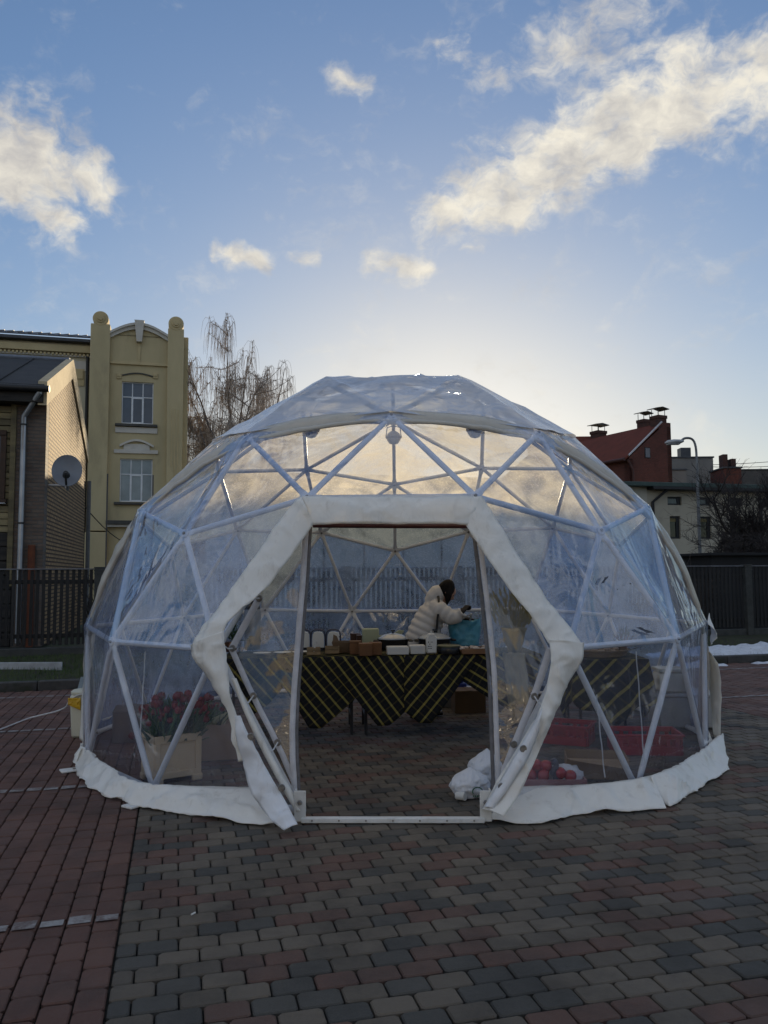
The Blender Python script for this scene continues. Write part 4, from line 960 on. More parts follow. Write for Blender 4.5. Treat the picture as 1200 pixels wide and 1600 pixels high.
def chimney(c, w_, z0, z1, parent, capw=1.6):
    g = MB(); k = len(g.v); g.box((c[0], c[1], (z0+z1)/2), (w_, w_, z1-z0), (gd, sd, EZ)); g.box((c[0], c[1], z1-.12), (w_*1.14, w_*1.14, .24), (gd, sd, EZ), .02)
    ch = g.build('chimney', pm('chimney_brick', (.075, .034, .026), (.05, .028, .024), 5, .9, .5, 30), parent)
    g = MB(); g.prism([(c[0]+gd[0]*w_*capw/2*sx+sd[0]*w_*.6*sy, c[1]+gd[1]*w_*capw/2*sx+sd[1]*w_*.6*sy, z1+.45+.12*(1-abs(sx))) for sx, sy in ((-1, -1), (0, -1), (1, -1), (1, 1), (0, 1), (-1, 1))], (0, 0, .05)); g.build('cowl', DKF, ch, False)
    for sx, sy in ((-1, -1), (1, -1), (1, 1), (-1, 1)):
        g = MB(); p = wv((c[0], c[1], 0))+gd*w_*.4*sx+sd*w_*.4*sy; g.tube([p+EZ*z1, p+EZ*(z1+.47)], .025, 6); g.build('cowl_leg', DKF, ch)
def up(px, py, Y): p = at(px, py, Y); return p
p = FG.P(FG.uz(1035.5, 660)[0], 0, -.4); chimney(p, 17*mpp(p+EZ*12), zt-.5, onpl(1036, 646, p, FWD)[2], red)
p = up(1006.5, 672, 52.0); chimney(p, 15*mpp(p), p[2]-2.5, onpl(1006, 656, p, FWD)[2], red)
# lower wing to the left of it
WC = at(953, 700, 55.0)*wv((1, 1, 0)); FWg = Fac(WC, -E1, -E2)
wing = red
zr_ = at(920, 684, 58)[2]
A0, A1 = at(953, 690, 58.0), at(820, 690, 58.0)
g = MB(); g.prism([wv((A1[0], A1[1]-5, zr_-4.5)), wv((A0[0], A0[1]-5, zr_-4.5)), wv((A0[0], A0[1], zr_)), wv((A1[0], A1[1], zr_))], (0, 0, .12)); g.build('wing_roof', RTILE, red, False)
g = MB(); g.box(((A0[0]+A1[0])/2, A0[1]+1, (zr_-4.6)/2), (A0[0]-A1[0], 11, zr_-4.6)); g.build('wing_wall', pm('red_brick_plain', (.11, .038, .028), None, 3, .9, .4), red, False)
p = up(935, 678, 57.0); chimney(p, 17*mpp(p), p[2]-2.5, onpl(935, 674, p, FWD)[2], red)

# --- grey block and far roofs to the right
GRY = pm('grey_render', (.20, .19, .175), (.16, .155, .145), .7, .9, .2, 8, dirt=((.10, .095, .09), .6, .55, .5))
def block(name, label, x0, x1, ytop, Y, depth, mt, extra=None):
    p0, p1 = at(x0, ytop, Y), at(x1, ytop, Y); F = Fac((p0[0], p0[1], 0), (1, 0, 0), (0, -1, 0)); wd = p1[0]-p0[0]; t = thing(name, label, 'building', ((p0[0]+p1[0])/2, Y, 0))
    g = MB(); F.rect(g, 0, wd, 0, p0[2], -depth, 0); g.build('wall', mt, t, False)
    g = MB(); F.rect(g, -.1, wd+.1, p0[2]+.002, p0[2]+.14, -depth-.1, .1, .02); g.build('parapet', LEADR, t)
    return t, F, p0, wd
t, F, p0, wd = block('grey_block', 'plain grey rendered block with stepped parapet right of the brick house', 1046, 1114, 716, 66, 8, GRY)
a, b, c, e = F.pxr(1070, 705, 1086, 717); g = MB(); F.rect(g, a, b, p0[2]-1, e+.5, -2, -1, .02); g.build('roof_hatch', LEADR, t)
a, b, c, e = F.pxr(1052, 752, 1064, 757); g = MB(); F.rect(g, a, b, c, e+.4, 0, .06, .02); fr = g.build('window', PVC, t)
t, F, p0, wd = block('grey_annex', 'low grey annex with flat roof before the stepped block', 1048, 1072, 735, 62, 4, GRY)
t, F, p0, wd = block('far_house', 'far dark house with chimney stack at the right edge', 1150, 1230, 735, 80, 9, pm('far_dark', (.10, .09, .085), (.07, .065, .06), 1, .9))
t, F, p0, wd = block('brick_stack', 'wide red brick chimney stack above the green roof edge', 1131, 1158, 732, 60, 3, pm('red_brick_plain', (0, 0, 0)))
for x in (1138, 1151):
    a, b, c, e = F.pxr(x-4, 715 if x > 1140 else 708, x+4, 733); g = MB(); F.rect(g, a, b, c-.2, e, -1.5, -.6, .03); g.build('flue', pm('chimney_brick', (0, 0, 0)), t)

# --- unseen house blocks added behind the camera to bounce sunlight (mirrored in the film)
TEN = pm('bounce_plaster', (.42, .40, .36), (.36, .34, .31), .5, .9, .2, 8, dirt=((.30, .26, .21), .5, .56, .5))
for i, (x0, x1, Y, hgt, nm) in enumerate(((-30, -3.5, -40, 10.0, 'added pale house block with rows of windows, unseen, bouncing sunlight'), (-2.5, 15, -42, 11.5, 'taller added house block with rows of windows, unseen, bouncing sunlight'))):
    F = Fac((x0, Y, 0), (1, 0, 0), (0, 1, 0)); t = thing('bounce_block', nm, 'building', ((x0+x1)/2, Y, 0)); g = MB(); wd = x1-x0; F.rect(g, 0, wd, 0, hgt, -9, 0); g.build('wall', TEN, t, False)
    g = MB(); F.rect(g, -.3, wd+.3, hgt+.002, hgt+.35, -9.3, .4, .03); g.build('cornice', PLAST, t)
    for r_ in range(int(hgt/3.2)):
        for k in range(int(wd/3)):
            u = 1.6+k*3.0; z = 1.2+r_*3.2; g = MB(); F.rect(g, u-.65, u+.65, z, z+1.8, .0, .05, .01); fr = g.build('window', PVC, t, False); g = MB(); F.rect(g, u-.55, u+.55, z+.1, z+1.7, .051, .06); g.build('pane', GLS, fr, False)

# --- low brick garages added to block the bright sky gap behind the dome
GAR = pm('garage_brick', (.20, .10, .075), (.15, .08, .06), 2, .9, .4, 20)
p0_, p1_ = at(250, 762, 42.0), at(420, 762, 42.0); t = thing('sky_gap_garages', 'added low brick garages blocking bright sky behind the left side of the dome', 'building', ((p0_[0]+p1_[0])/2, 42, 0)); F = Fac((p0_[0], 42, 0), (1, 0, 0), (0, -1, 0)); wd = p1_[0]-p0_[0]
g = MB(); F.rect(g, 0, wd, 0, p0_[2], -6, 0); g.build('wall', GAR, t, False); g = MB(); F.rect(g, -.2, wd+.2, p0_[2]+.002, p0_[2]+.2, -6.2, .3, .02); g.build('roof', LEADR, t)
for k in range(2):
    g = MB(); F.rect(g, .6+k*2.9, 3.1+k*2.9, 0, 2.4, .001, .06, .01); g.build('garage_door', LEADR, t)

# ------------------------------------------------------------------ street lamp, wires
GALV = pm('galvanised', (.20, .21, .22), (.15, .155, .16), 4, .5, .1, metal=.4)
LB = at(1094, 870, 25.0); LB[2] = 0
lamp = thing('street_lamp', 'tall grey street lamp with curved arm before the beige workshop', 'street lamp', LB)
k = mpp(at(1094, 780, 25.0)); zt_ = at(1092, 725, 25.0)[2]; hx = at(1053, 690, 25.0)
g = MB(); g.tube([LB, LB+EZ*1.6], [.11, .10], 10); g.tube([LB+EZ*1.6, wv((LB[0], LB[1], zt_))], [.075, .055], 10, cap=False)
g.build('pole', GALV, lamp)
top = wv((LB[0], LB[1], zt_)); zh = hx[2]
g = MB(); g.tube(smooth_path([top, top+EZ*(zh-zt_)*.75+E1*0, wv((LB[0]-.12, LB[1], zh+.12)), wv((LB[0]-.45, LB[1], zh+.16)), wv((hx[0]+.3, LB[1], zh+.03))], 2), .05, 8); g.build('arm', GALV, lamp)
g = MB(); hw = wv((hx[0]+.25, LB[1], zh)); g.tube([hw+wv((.15, 0, .03)), hw, hw+wv((-.25, 0, -.01)), hw+wv((-.5, 0, -.03)), hw+wv((-.62, 0, -.05))], [(.05, .05), (.09, .13), (.11, .17), (.09, .14), (.03, .05)], 12); hd = g.build('head', pm('lamp_head', (.42, .43, .44), None, 5, .5), lamp)
g = MB(); g.box(hw+wv((-.28, 0, -.115)), (.5, .24, .03), bev=.012); g.build('lens', LGLASS, hd)
WIRE = pm('black_wire', (.02, .02, .022), None, 5, .6)
def wire(pts, r, label, name='overhead_wire', grp=None):
    g = MB(); g.tube(pts, r, 5); return solo(name, g, WIRE, label, 'wire', grp)
def sag(A, B, s_, n=14): return [lerp(A, B, i/n)-EZ*s_*4*(i/n)*(1-i/n) for i in range(n+1)]
wire(sag(at(292, 577, 37.5), at(345, 700, 30.0), .3), .014, 'upper thin wire slanting from the ochre house towards the birch', grp='wires from the ochre house')
wire(sag(at(292, 596, 37.5), at(330, 720, 30.0), .3), .014, 'lower thin wire slanting from the ochre house towards the birch', grp='wires from the ochre house')
wire(sag(at(1052, 727, 70.0), at(1260, 716, 75.0), .2), .03, 'upper of two overhead wires by the grey block', grp='wires over the roofs')
wire(sag(at(1100, 729, 70.0), at(1260, 724, 75.0), .2), .03, 'lower of two overhead wires by the grey block', grp='wires over the roofs')
wire(sag(at(129, 787, 20.5), at(200, 850, 30.0), .2), .02, 'dark cable slanting from the fire wall across the ochre house')

# ------------------------------------------------------------------ trees
BARK = pm('birch_bark', (.22, .18, .15), (.09, .07, .06), 2, .9, .3, 12)
TWIG = pm('birch_twig', (.40, .34, .29), (.32, .27, .23), 2, .9)  # twig colour paled to stand in for backlight against the sky
DBARK = pm('dark_bark', (.035, .028, .025), (.022, .018, .017), 3, .9, .3)
def limb(g, p, d, ln, r0, r1, rs, up_=.0, wob=.12, n=6, sides=5):
    pts = [wv(p)]; d = _n(d)
    for i in range(n):
        d = _n(d+wv((rs.gauss(0, wob), rs.gauss(0, wob), rs.gauss(0, wob)+up_))); pts.append(pts[-1]+d*ln/n)
    g.tube(pts, [r0+(r1-r0)*i/n for i in range(n+1)], sides, cap=False); return pts, d
def birch(name, label, base, H, spread, seed, stems=3, nb=26, tw=26, grp=None):
    rs = random.Random(seed); t = thing(name, label, 'tree', base, grp); g = MB(); tg = MB()
    allb = []
    trunk, d = limb(g, base, (0, 0, 1), H*.45, .20, .13, rs, .05, .04, 6, 8)
    for s_ in range(stems):
        a = 6.28*s_/stems+rs.uniform(-.5, .5); p = trunk[-2 if s_ else -1]
        pts, d = limb(g, p, (math.cos(a)*.34*spread, math.sin(a)*.25*spread, 1), H*rs.uniform(.46, .60), .11, .02, rs, .02, .07, 9, 6); allb.append(pts)
    br = []
    for pts in allb+[trunk[3:]]:
        for k in range(nb//stems):
            i = rs.randint(1, len(pts)-1); a = rs.uniform(0, 6.28); q, d = limb(g, pts[i], (math.cos(a)*.8, math.sin(a)*.8, rs.uniform(.25, .95)), rs.uniform(.08, .20)*H*spread, .03, .010, rs, .0, .16, 6, 4); br.append(q)
        br.append(pts[len(pts)//2:])
    for q in br:
        for k in range(tw):
            i = rs.randint(1, len(q)-1); p = q[i]; a = rs.uniform(0, 6.28); L = rs.uniform(.05, .19)*H; o = rs.uniform(.15, .5)
            P = [p]; d = wv((math.cos(a)*o, math.sin(a)*o, rs.uniform(.0, .4)))
            for j in range(5):
                P.append(P[-1]+d*L/5*(1.2 if j < 2 else .9)); d = d*.55+wv((rs.gauss(0, .05), rs.gauss(0, .05), -.55))
            tg.tube(P, [.011, .010, .009, .008, .007, .005], 3, cap=False)
    g.build('trunk', BARK, t); tg.build('crown', TWIG, t, False); return t
B1 = at(362, 700, 42.0); B1[2] = 0; H1 = at(372, 530, 42.0)[2]
birch('birch_tree', 'bare weeping birch with long hanging twigs left of the dome top', B1, H1*1.0, .95, 17, 6, 130, 40, 'birches behind the dome')
B2 = at(424, 700, 47.0); B2[2] = 0; H2 = at(424, 556, 47.0)[2]
birch('birch_tree', 'slimmer bare birch close to the dome top beside the weeping birch', B2, H2*.95, .5, 13, 4, 60, 26, 'birches behind the dome')
def bare(name, label, base, H, spread, seed, mt, dens=7, cat='tree', depth=4, grp=None, low=.15, rr=.10):
    rs = random.Random(seed); t = thing(name, label, cat, base, grp); g = MB(); tg = MB()
    def rec(p, d, ln, r, lv):
        tgt = g if lv < 2 else tg
        pts, d2 = limb(tgt, p, d, ln, r, r*.55, rs, .03 if lv < 2 else -.01, .17, 5, 6 if lv < 2 else 3)
        if lv >= depth: return
        for k in range(dens if lv else dens-1):
            i = rs.randint(1, 5); a = rs.uniform(0, 6.28); s_ = spread*rs.uniform(.5, 1.1)
            rec(pts[i], d2*.7+wv((math.cos(a)*s_, math.sin(a)*s_, rs.uniform(-.1, .6))), ln*rs.uniform(.45, .72), max(r*.5, .006), lv+1)
    for k in range(4):
        a = rs.uniform(0, 6.28); rec(base, (math.cos(a)*.35, math.sin(a)*.35, 1), H*.42, rr, 0)
    g.build('trunk', mt, t); tg.build('crown', mt, t, False); return t
p = at(1160, 880, 17.0); p[2] = 0; bare('bare_shrub', 'wide dark tangle of bare branches before the workshop windows', p, at(1160, 775, 17.0)[2]*.98, 1.0, 3, DBARK, 7, 'shrub', 4)
p = at(1208, 880, 20.0); p[2] = 0; bare('bare_tree', 'bare tree with fine twigs leaning in at the right edge', p, at(1190, 690, 20.0)[2]*1.15, .75, 8, DBARK, 7, 'tree', 4)
for i, (x, yt, Y, nm) in enumerate(((1068, 846, 12.5, 'small leafless bush nearest the dome behind the right fence'), (1087, 852, 13.5, 'small leafless bush beside the lamp post behind the right fence'))):
    p = at(x, 880, Y); p[2] = 0; bare('bare_bush', nm, p, at(x, yt, Y)[2], .45, 20+i, pm('bush_twig', (.05, .038, .03), None, 3, .9), 5, 'bush', 3, 'bushes behind the right fence', rr=.03)
p = at(148, 880, 15.0); p[2] = 0; bare('bare_bush', 'sparse bush with a few twigs behind the left fence', p, at(148, 830, 15)[2], .5, 31, pm('bush_twig', (0, 0, 0)), 4, 'bush', 3, rr=.025)
# dark shed behind the right fence
g = MB(); a0, b0 = gc(at(1112, 880, 14.0)); DKS = pm('tarred_boards', (.016, .016, .017), (.010, .010, .011), 2, .8, .4)
shed = thing('garden_shed', 'low dark shed just behind the right fence', 'shed', W(a0+3.2, b0, 0))
hs = at(1150, 868, 14.0)[2]; g = MB(); g.box(W(a0+3.2, b0+1.2, hs/2), (6.4, 2.4, hs), GAX); g.build('wall', DKS, shed, False)
g = MB(); g.box(W(a0+3.2, b0+1.2, hs+.04), (6.7, 2.7, .08), GAX, .01); g.build('roof', DKS, shed)

# ------------------------------------------------------------------ tables and plaid cloths
TZ = .76
tA, tB = gp(480, 1028, TZ)*wv((1, 1, 0)), gp(760, 1024, TZ)*wv((1, 1, 0)); TD = _n(tB-tA); TN = _n(np.cross(EZ, TD))   # TN points to the back
def TP(u, v, z): return tA+TD*u+TN*v+EZ*z
def tu(px, py=1027): return float(np.dot(gp(px, py, TZ)*wv((1, 1, 0))-tA, TD))
uL, uRt = tu(346), tu(846); uM = tu(561)
TBL = pm('table_top', (.45, .43, .40), None, 5, .6); TLEG = pm('table_leg', (.03, .03, .032), None, 5, .4)
TDEP = .74
def table(u0, u1, label, grp):
    t = thing('folding_table', label, 'table', TP((u0+u1)/2, TDEP/2, 0), grp)
    g = MB(); g.box(TP((u0+u1)/2, TDEP/2, TZ-.024), (u1-u0-.01, TDEP-.02, .034), (TD, TN, EZ), .006); g.build('tabletop', TBL, t)
    for a in (u0+.07, u1-.07):
        for b in (.10, TDEP-.10):
            g = MB(); g.tube([TP(a, b, 0), TP(a, b, TZ-.042)], .015, 8); g.build('leg', TLEG, t)
        g = MB(); g.tube([TP(a, .115, .16), TP(a, TDEP-.115, .16)], .011, 8); g.build('crossbar', TLEG, t)
table(uL, uM, 'left folding table under the plaid cloths', 'long serving tables'); table(uM, uRt, 'right folding table under the plaid cloths', 'long serving tables')
def plaid(name, ang, per=.088):
    mt, t = bsdf_mat(name); uv = t.n('UVMap').outputs[0]
    uvr = t.n('VectorRotate', {'Vector': uv, 'Angle': ang}, rotation_type='Z_AXIS').outputs[0]; sx = t.n('SeparateXYZ', {0: uvr})
    x, y = sx.outputs[0], sx.outputs[1]
    def st(v, p, a, b, ph=0.0):
        f = t.math('FRACT', t.math('ADD', t.math('DIVIDE', v, p), ph)); return t.math('MULTIPLY', t.math('GREATER_THAN', f, a), t.math('LESS_THAN', f, b))
    s1 = st(x, per, .10, .32); s2 = st(y, per, .15, .30); s3 = st(x, per, .60, .63); s4 = st(y, per, .62, .66)
    col = t.mix(t.math('MULTIPLY', s4, .5), (.010, .011, .013), (.035, .045, .022)); col = t.mix(t.math('MULTIPLY', s3, .5), col, (.06, .03, .03))
    col = t.mix(t.math('MULTIPLY', s2, .12), col, (.30, .24, .06)); k = t.math('MULTIPLY', s1, t.math('ADD', .72, t.math('MULTIPLY', s2, .28)))
    col = t.mix(k, col, (.30, .245, .065))
    w_ = t.noise(uv, 300, 2); p = t.n('BsdfPrincipled', {'Base Color': col, 'Roughness': .85, 'Specular IOR Level': .2, 'Normal': t.n('Bump', {'Strength': .3, 'Distance': .004, 'Height': w_}).outputs[0]})
    t.t.links.new(p.outputs[0], t.n('OutputMaterial').inputs[0]); return mt
def hp_(px, py, off=0.0):      # (u, drop) of a pixel on the hanging front plane
    p = onpl(px, py, tA-TN*off, TN); return float(np.dot(p-tA, TD)), TZ-float(p[2])
def cloth(label, topu, hang, lift, ang, top_depth=TDEP-.03):
    """hang: pixel outline of the hanging part from upper left round to upper right; top lies on the table"""
    off = .022+lift*3.0; H = [hp_(x, y, off) for x, y in hang]; g = MB(); zt = TZ+.003+lift
    u0, u1 = topu; N = 56; M = 16; vs, uv, idx = [], [], {}
    # column-wise: how far does the cloth hang at each u
    def drop(u):
        ds = []
        for i in range(len(H)-1):
            (ua, da), (ub, db) = H[i], H[i+1]
            if (ua-u)*(ub-u) <= 0 and abs(ua-ub) > 1e-6: ds.append(da+(db-da)*(u-ua)/(ub-ua))
        return max(ds) if ds else 0.0
    hu0, hu1 = min(h[0] for h in H), max(h[0] for h in H)
    for i in range(N+1):
        u = hu0+(hu1-hu0)*(i/N); u = min(max(u, hu0+1e-4), hu1-1e-4); dp = drop(u)
        for j in range(M+1):
            d = dp*j/M; p = TP(u, -off-(.016*math.sin(u*11)+.012*math.sin(u*23+1))*min(1, d*3)-.008*nz((u, d, 1.0), 6)*min(1, d*4), zt-.006-d)
            if j == 0: p = TP(u, -off*.7, zt)
            idx[i, j] = len(vs); vs.append(p); uv.append((u, -d))
    fs = [(idx[i, j], idx[i+1, j], idx[i+1, j+1], idx[i, j+1]) for i in range(N) for j in range(M)]
    k = len(vs)
    tu0, tu1 = max(topu[0], hu0), min(topu[1], hu1)
    for u, v in ((hu0, 0), (hu1, 0), (hu1, 1), (hu0, 1)):
        vs.append(TP(u, -off*.7 if v == 0 else top_depth, zt)); uv.append((u, TDEP*v))
    fs.append((k, k+1, k+2, k+3)); g.add(vs, fs); g.uv = uv
    return solo('tablecloth', g, plaid('plaid_%d' % int(lift*1e4), ang), label, 'tablecloth', 'plaid tablecloths', True, 60, solid=.0025)
cloth('plaid tablecloth hanging in a blunt point at the left table end', (uL, 0), [(346, 1028), (352, 1060), (392, 1118), (420, 1100), (452, 1062), (475, 1028)], .0, R(-42))
cloth('plaid tablecloth with its tip hanging beside the left curtain edge', (0, 1), [(420, 1028), (440, 1068), (483, 1138), (502, 1138), (553, 1095), (580, 1060), (600, 1028)], .004, R(-40))
cloth('plaid tablecloth forming the widest hanging triangle in the doorway', (0, 1), [(505, 1029), (560, 1098), (590, 1135), (608, 1134), (640, 1108), (690, 1062), (727, 1028)], .008, R(-37))
cloth('plaid tablecloth hanging as a slanted strip right of the doorway middle', (0, 1), [(632, 1114), (655, 1131), (674, 1131), (720, 1069), (748, 1028)], .012, R(40))
cloth('plaid tablecloth with shallow stripes hanging at the right table end', (0, 1), [(722, 1064), (764, 1091), (800, 1112), (832, 1080), (846, 1028)], .0045, R(-58))

# ------------------------------------------------------------------ things on the table
ZC = TZ+.022
def tp(px, py): return gp(px, py, ZC)
AXT = (TD, TN, EZ)
WHT = pm('white_plastic', (.66, .65, .61), (.60, .59, .55), 4, .4)
WIC = pm('split_wood', (.30, .21, .11), (.22, .15, .08), 8, .8, .4, 60, rnd=.2)
BRN = pm('brown_card', (.17, .075, .028), (.13, .06, .024), 6, .7, .1, rnd=.2)
DBRN = pm('dark_brown_box', (.055, .022, .016), (.04, .018, .014), 6, .4)
KRAFT = pm('kraft_card', (.18, .12, .07), (.15, .10, .06), 5, .85, .2)
PALEG = pm('pale_green_card', (.40, .42, .27), (.34, .36, .23), 4, .6)
BLK = pm('black_enamel', (.012, .012, .014), (.02, .02, .022), 5, .25)
LIDG = pm('glass_lid', (.42, .44, .45), (.34, .36, .37), 4, .08, spec=.7)
# rounded white canisters with dark wire handles
for i, (x, nm) in enumerate(((474, 'rounded white canister half hidden by the left curtain edge'), (497, 'rounded white canister with dark handle, middle of three'), (521, 'rounded white canister with dark handle next to the card boxes'))):
    p = tp(x, 1016)+TN*.10; s_ = mpp(p); w_, h_ = 18*s_, 27*s_; t = thing('canister', nm, 'canister', p, 'white canisters')
    g = MB(); prof = [(-1, 0), (1, 0), (1, .6), (.93, .82), (.7, .96), (.35, 1), (-.35, 1), (-.7, .96), (-.93, .82), (-1, .6)]
    g.prism([p+TD*a*w_/2+EZ*b*h_-TN*.05 for a, b in prof], TN*.10); g.build('body', WHT, t, True, 50)
    g = MB(); g.tube(smooth_path([p-TD*w_*.62+EZ*h_*.15, p-TD*w_*.62+EZ*h_*.95, p-TD*w_*.35+EZ*h_*1.13, p+TD*w_*.35+EZ*h_*1.13, p+TD*w_*.62+EZ*h_*.95, p+TD*w_*.62+EZ*h_*.15], 1), .008, 6); g.build('handle', pm('navy_wire', (.02, .025, .06), None, 5, .4), t)
    g = MB(); g.box(p+EZ*.012, (w_*1.25, .13, .024), AXT, .005); g.build('base', BLK, t)
# small split-wood baskets
for x, y, w_, nm in ((490, 1023, 21, 'small split-wood basket with a white spoon in it'), (519, 1021, 22, 'small split-wood basket before the brown card tray')):
    p = tp(x, y); s_ = mpp(p); a, h_ = w_*s_, 12*s_; t = thing('wood_basket', nm, 'basket', p, 'split-wood baskets')
    for k in range(2):
        z = h_*(.27+.46*k)
        for sx in (-1, 1):
            g = MB(); g.box(p+TN*sx*.055+EZ*z, (a, .006, h_*.40), AXT, .001); g.build('slat', WIC, t)
            g = MB(); g.box(p+TD*sx*(a/2-.003)+EZ*z, (.006, .104, h_*.40), AXT, .001); g.build('slat', WIC, t)
    g = MB(); g.box(p+EZ*.006, (a*.96, .10, .008), AXT); g.build('bottom', WIC, t, False)
    if x == 490:
        g = MB(); g.tube([p+EZ*.01, p+EZ*.13+TD*.02], [.006, .012], 6); solo('spoon', g, WHT, 'white spoon standing in the left split-wood basket', 'spoon')
# open card tray
p = tp(538, 1019)+TN*.03; s_ = mpp(p); t = thing('card_tray', 'open brown card tray with raised flap on the table', 'tray', p)
w_, h_ = 40*s_, 20*s_
g = MB(); g.box(p+EZ*.006, (w_*.75, .18, .008), AXT); g.build('bottom', KRAFT, t, False)
g = MB(); g.prism([p-TD*w_*.37-TN*.09, p+TD*w_*.37-TN*.09, p+TD*w_*.48-TN*.12+EZ*h_*.75, p-TD*w_*.50-TN*.12+EZ*h_*.85], TN*.004); g.build('front_wall', KRAFT, t, False)
g = MB(); g.prism([p-TD*w_*.37+TN*.09, p+TD*w_*.37+TN*.09, p+TD*w_*.46+TN*.12+EZ*h_*.8, p-TD*w_*.46+TN*.12+EZ*h_*.8], TN*.004); g.build('rear_wall', KRAFT, t, False)
for sx in (-1, 1):
    g = MB(); g.prism([p+TD*sx*w_*.375-TN*.09, p+TD*sx*w_*.375+TN*.09, p+TD*sx*w_*.47+TN*.12+EZ*h_*.78, p+TD*sx*w_*.47-TN*.12+EZ*h_*.78], TD*.004); g.build('side_wall', KRAFT, t, False)
g = MB(); g.prism([p-TD*w_*.45+TN*.02+EZ*h_*.8, p-TD*w_*.2+TN*.03+EZ*h_*.8, p-TD*w_*.28+TN*.03+EZ*h_*1.2, p-TD*w_*.42+TN*.03+EZ*h_*1.35], TN*.004); g.build('flap', KRAFT, t, False)
# brown gift boxes
def gift(x, y, w_, h_, nm, mt, dz=0.0, back=0.0, dep=.12, yaw=0.0, grp='brown boxes on the table'):
    p = tp(x, y)+TN*back+EZ*dz; s_ = mpp(p); t = thing('gift_box', nm, 'box', p, grp); c, q = math.cos(yaw), math.sin(yaw); ax = (TD*c+TN*q, TN*c-TD*q, EZ)
    g = MB(); g.box(p+EZ*h_*s_*.42, (w_*s_, dep, h_*s_*.84), ax, .003); g.build('body', mt, t); g = MB(); g.box(p+EZ*h_*s_*.9, (w_*s_*1.04, dep*1.03, h_*s_*.20), ax, .003); g.build('lid', mt, t); return p
gift(556, 1023, 18, 20, 'brown box behind the front brown cube, partly hidden', BRN, back=.10)
gift(571, 1024, 20, 19, 'brown cube box at the front of the brown boxes', BRN)
gift(587, 1023, 18, 19, 'brown cube box on the right of the brown boxes', BRN, back=.02)
gift(556, 1004, 16, 13, 'dark brown lidded box on top, left one', DBRN, dz=.0, back=.13, dep=.10); gift(566, 1006, 16, 13, 'dark brown lidded box on top, right one', DBRN, back=.07, dep=.10)
# pale green carton
p = tp(581, 1012)+TN*.22; s_ = mpp(p); g = MB(); g.box(p+EZ*14*s_, (26*s_, .12, 26*s_), AXT, .008); solo('pale_carton', g, PALEG, 'pale green carton behind the brown boxes', 'carton')
p = tp(612, 1010)+TN*.16; s_ = mpp(p)
g = MB(); g.prism([p-TD*24*s_+EZ*.07, p+TD*2*s_+EZ*.065, p+TD*16*s_+EZ*.10, p+TD*22*s_+EZ*.155, p+TD*14*s_+EZ*.165, p+TD*4*s_+EZ*.115, p-TD*24*s_+EZ*.105], TN*.05); solo('paper_wrap', g, PALEG, 'folded pale green paper leaning over the left pan lid', 'paper')
# electric pans
def pan(x, y, w_, nm):
    p = tp(x, y)+TN*.22; s_ = mpp(p); r_ = w_*s_/2; t = thing('electric_pan', nm, 'pan', p, 'black pans with glass lids')
    g = MB(); g.lathe(p, [(r_*.8, 0), (r_*.97, .02), (r_, .09), (r_*1.03, .105), (r_*.9, .105)], 28); g.build('body', BLK, t)
    g = MB(); g.lathe(p, [(r_*.98, .106), (r_*.95, .118), (r_*.6, .15), (r_*.1, .165)], 28); ld_ = g.build('lid', LIDG, t)
    g = MB(); g.lathe(p, [(.008, .165), (.010, .18), (.026, .187), (.024, .20), (.005, .203)], 12); g.build('knob', BLK, ld_)
    for sx in (-1, 1):
        g = MB(); q = p+TD*sx*r_+EZ*.085; g.tube([q-TN*.05, q+TD*sx*.04-TN*.04, q+TD*sx*.04+TN*.04, q+TN*.05], .01, 6); g.build('handle', BLK, t)
pan(617, 1017, 48, 'black pan with glass lid behind the left white box'); pan(684, 1016, 52, 'black pan with glass lid behind the white dispenser')
for x, y, w_, h_, nm in ((621, 1022, 34, 12, 'longer white box at the table front'), (652, 1021, 24, 13, 'shorter white box beside the white dispenser')):
    p = tp(x, y); s_ = mpp(p); g = MB(); g.box(p+EZ*h_*s_/2, (w_*s_, .15, h_*s_), AXT, .006); t = solo('white_box', g, pm('white_card', (.62, .61, .57), (.56, .55, .52), 4, .6), nm, 'box', 'white boxes')
# white dispenser jar with a printed code-like pattern of dark marks
p = tp(674, 1022); s_ = mpp(p); w_, h_ = 16*s_, 36*s_; t = thing('dispenser_jar', 'white dispenser jar with dark printed marks and knob lid', 'jar', p)
g = MB(); g.box(p+EZ*h_*.42, (w_, w_*.8, h_*.76), AXT, .012); g.build('body', WHT, t)
g = MB(); g.lathe(p+EZ*h_*.80, [(w_*.42, 0), (w_*.40, h_*.06), (w_*.16, h_*.11), (w_*.07, h_*.13), (w_*.10, h_*.17), (w_*.03, h_*.2)], 16); g.build('lid', WHT, t)
for sx in (-1, 1):
    g = MB(); g.tube([p+TD*sx*w_*.3, p+TD*sx*w_*.3+EZ*h_*.06], .008, 6); g.build('foot', BLK, t)
rj = random.Random(4); g = MB()
for r_ in range(4):
    for c_ in range(6):
        if rj.random() < .62: g.box(p-TN*(w_*.4+.001)+TD*w_*(-.32+.128*c_)+EZ*h_*(.26+.09*r_), (w_*.09, .002, h_*rj.uniform(.02, .06)), AXT)
g.build('printed_marks', BLK, t, False)
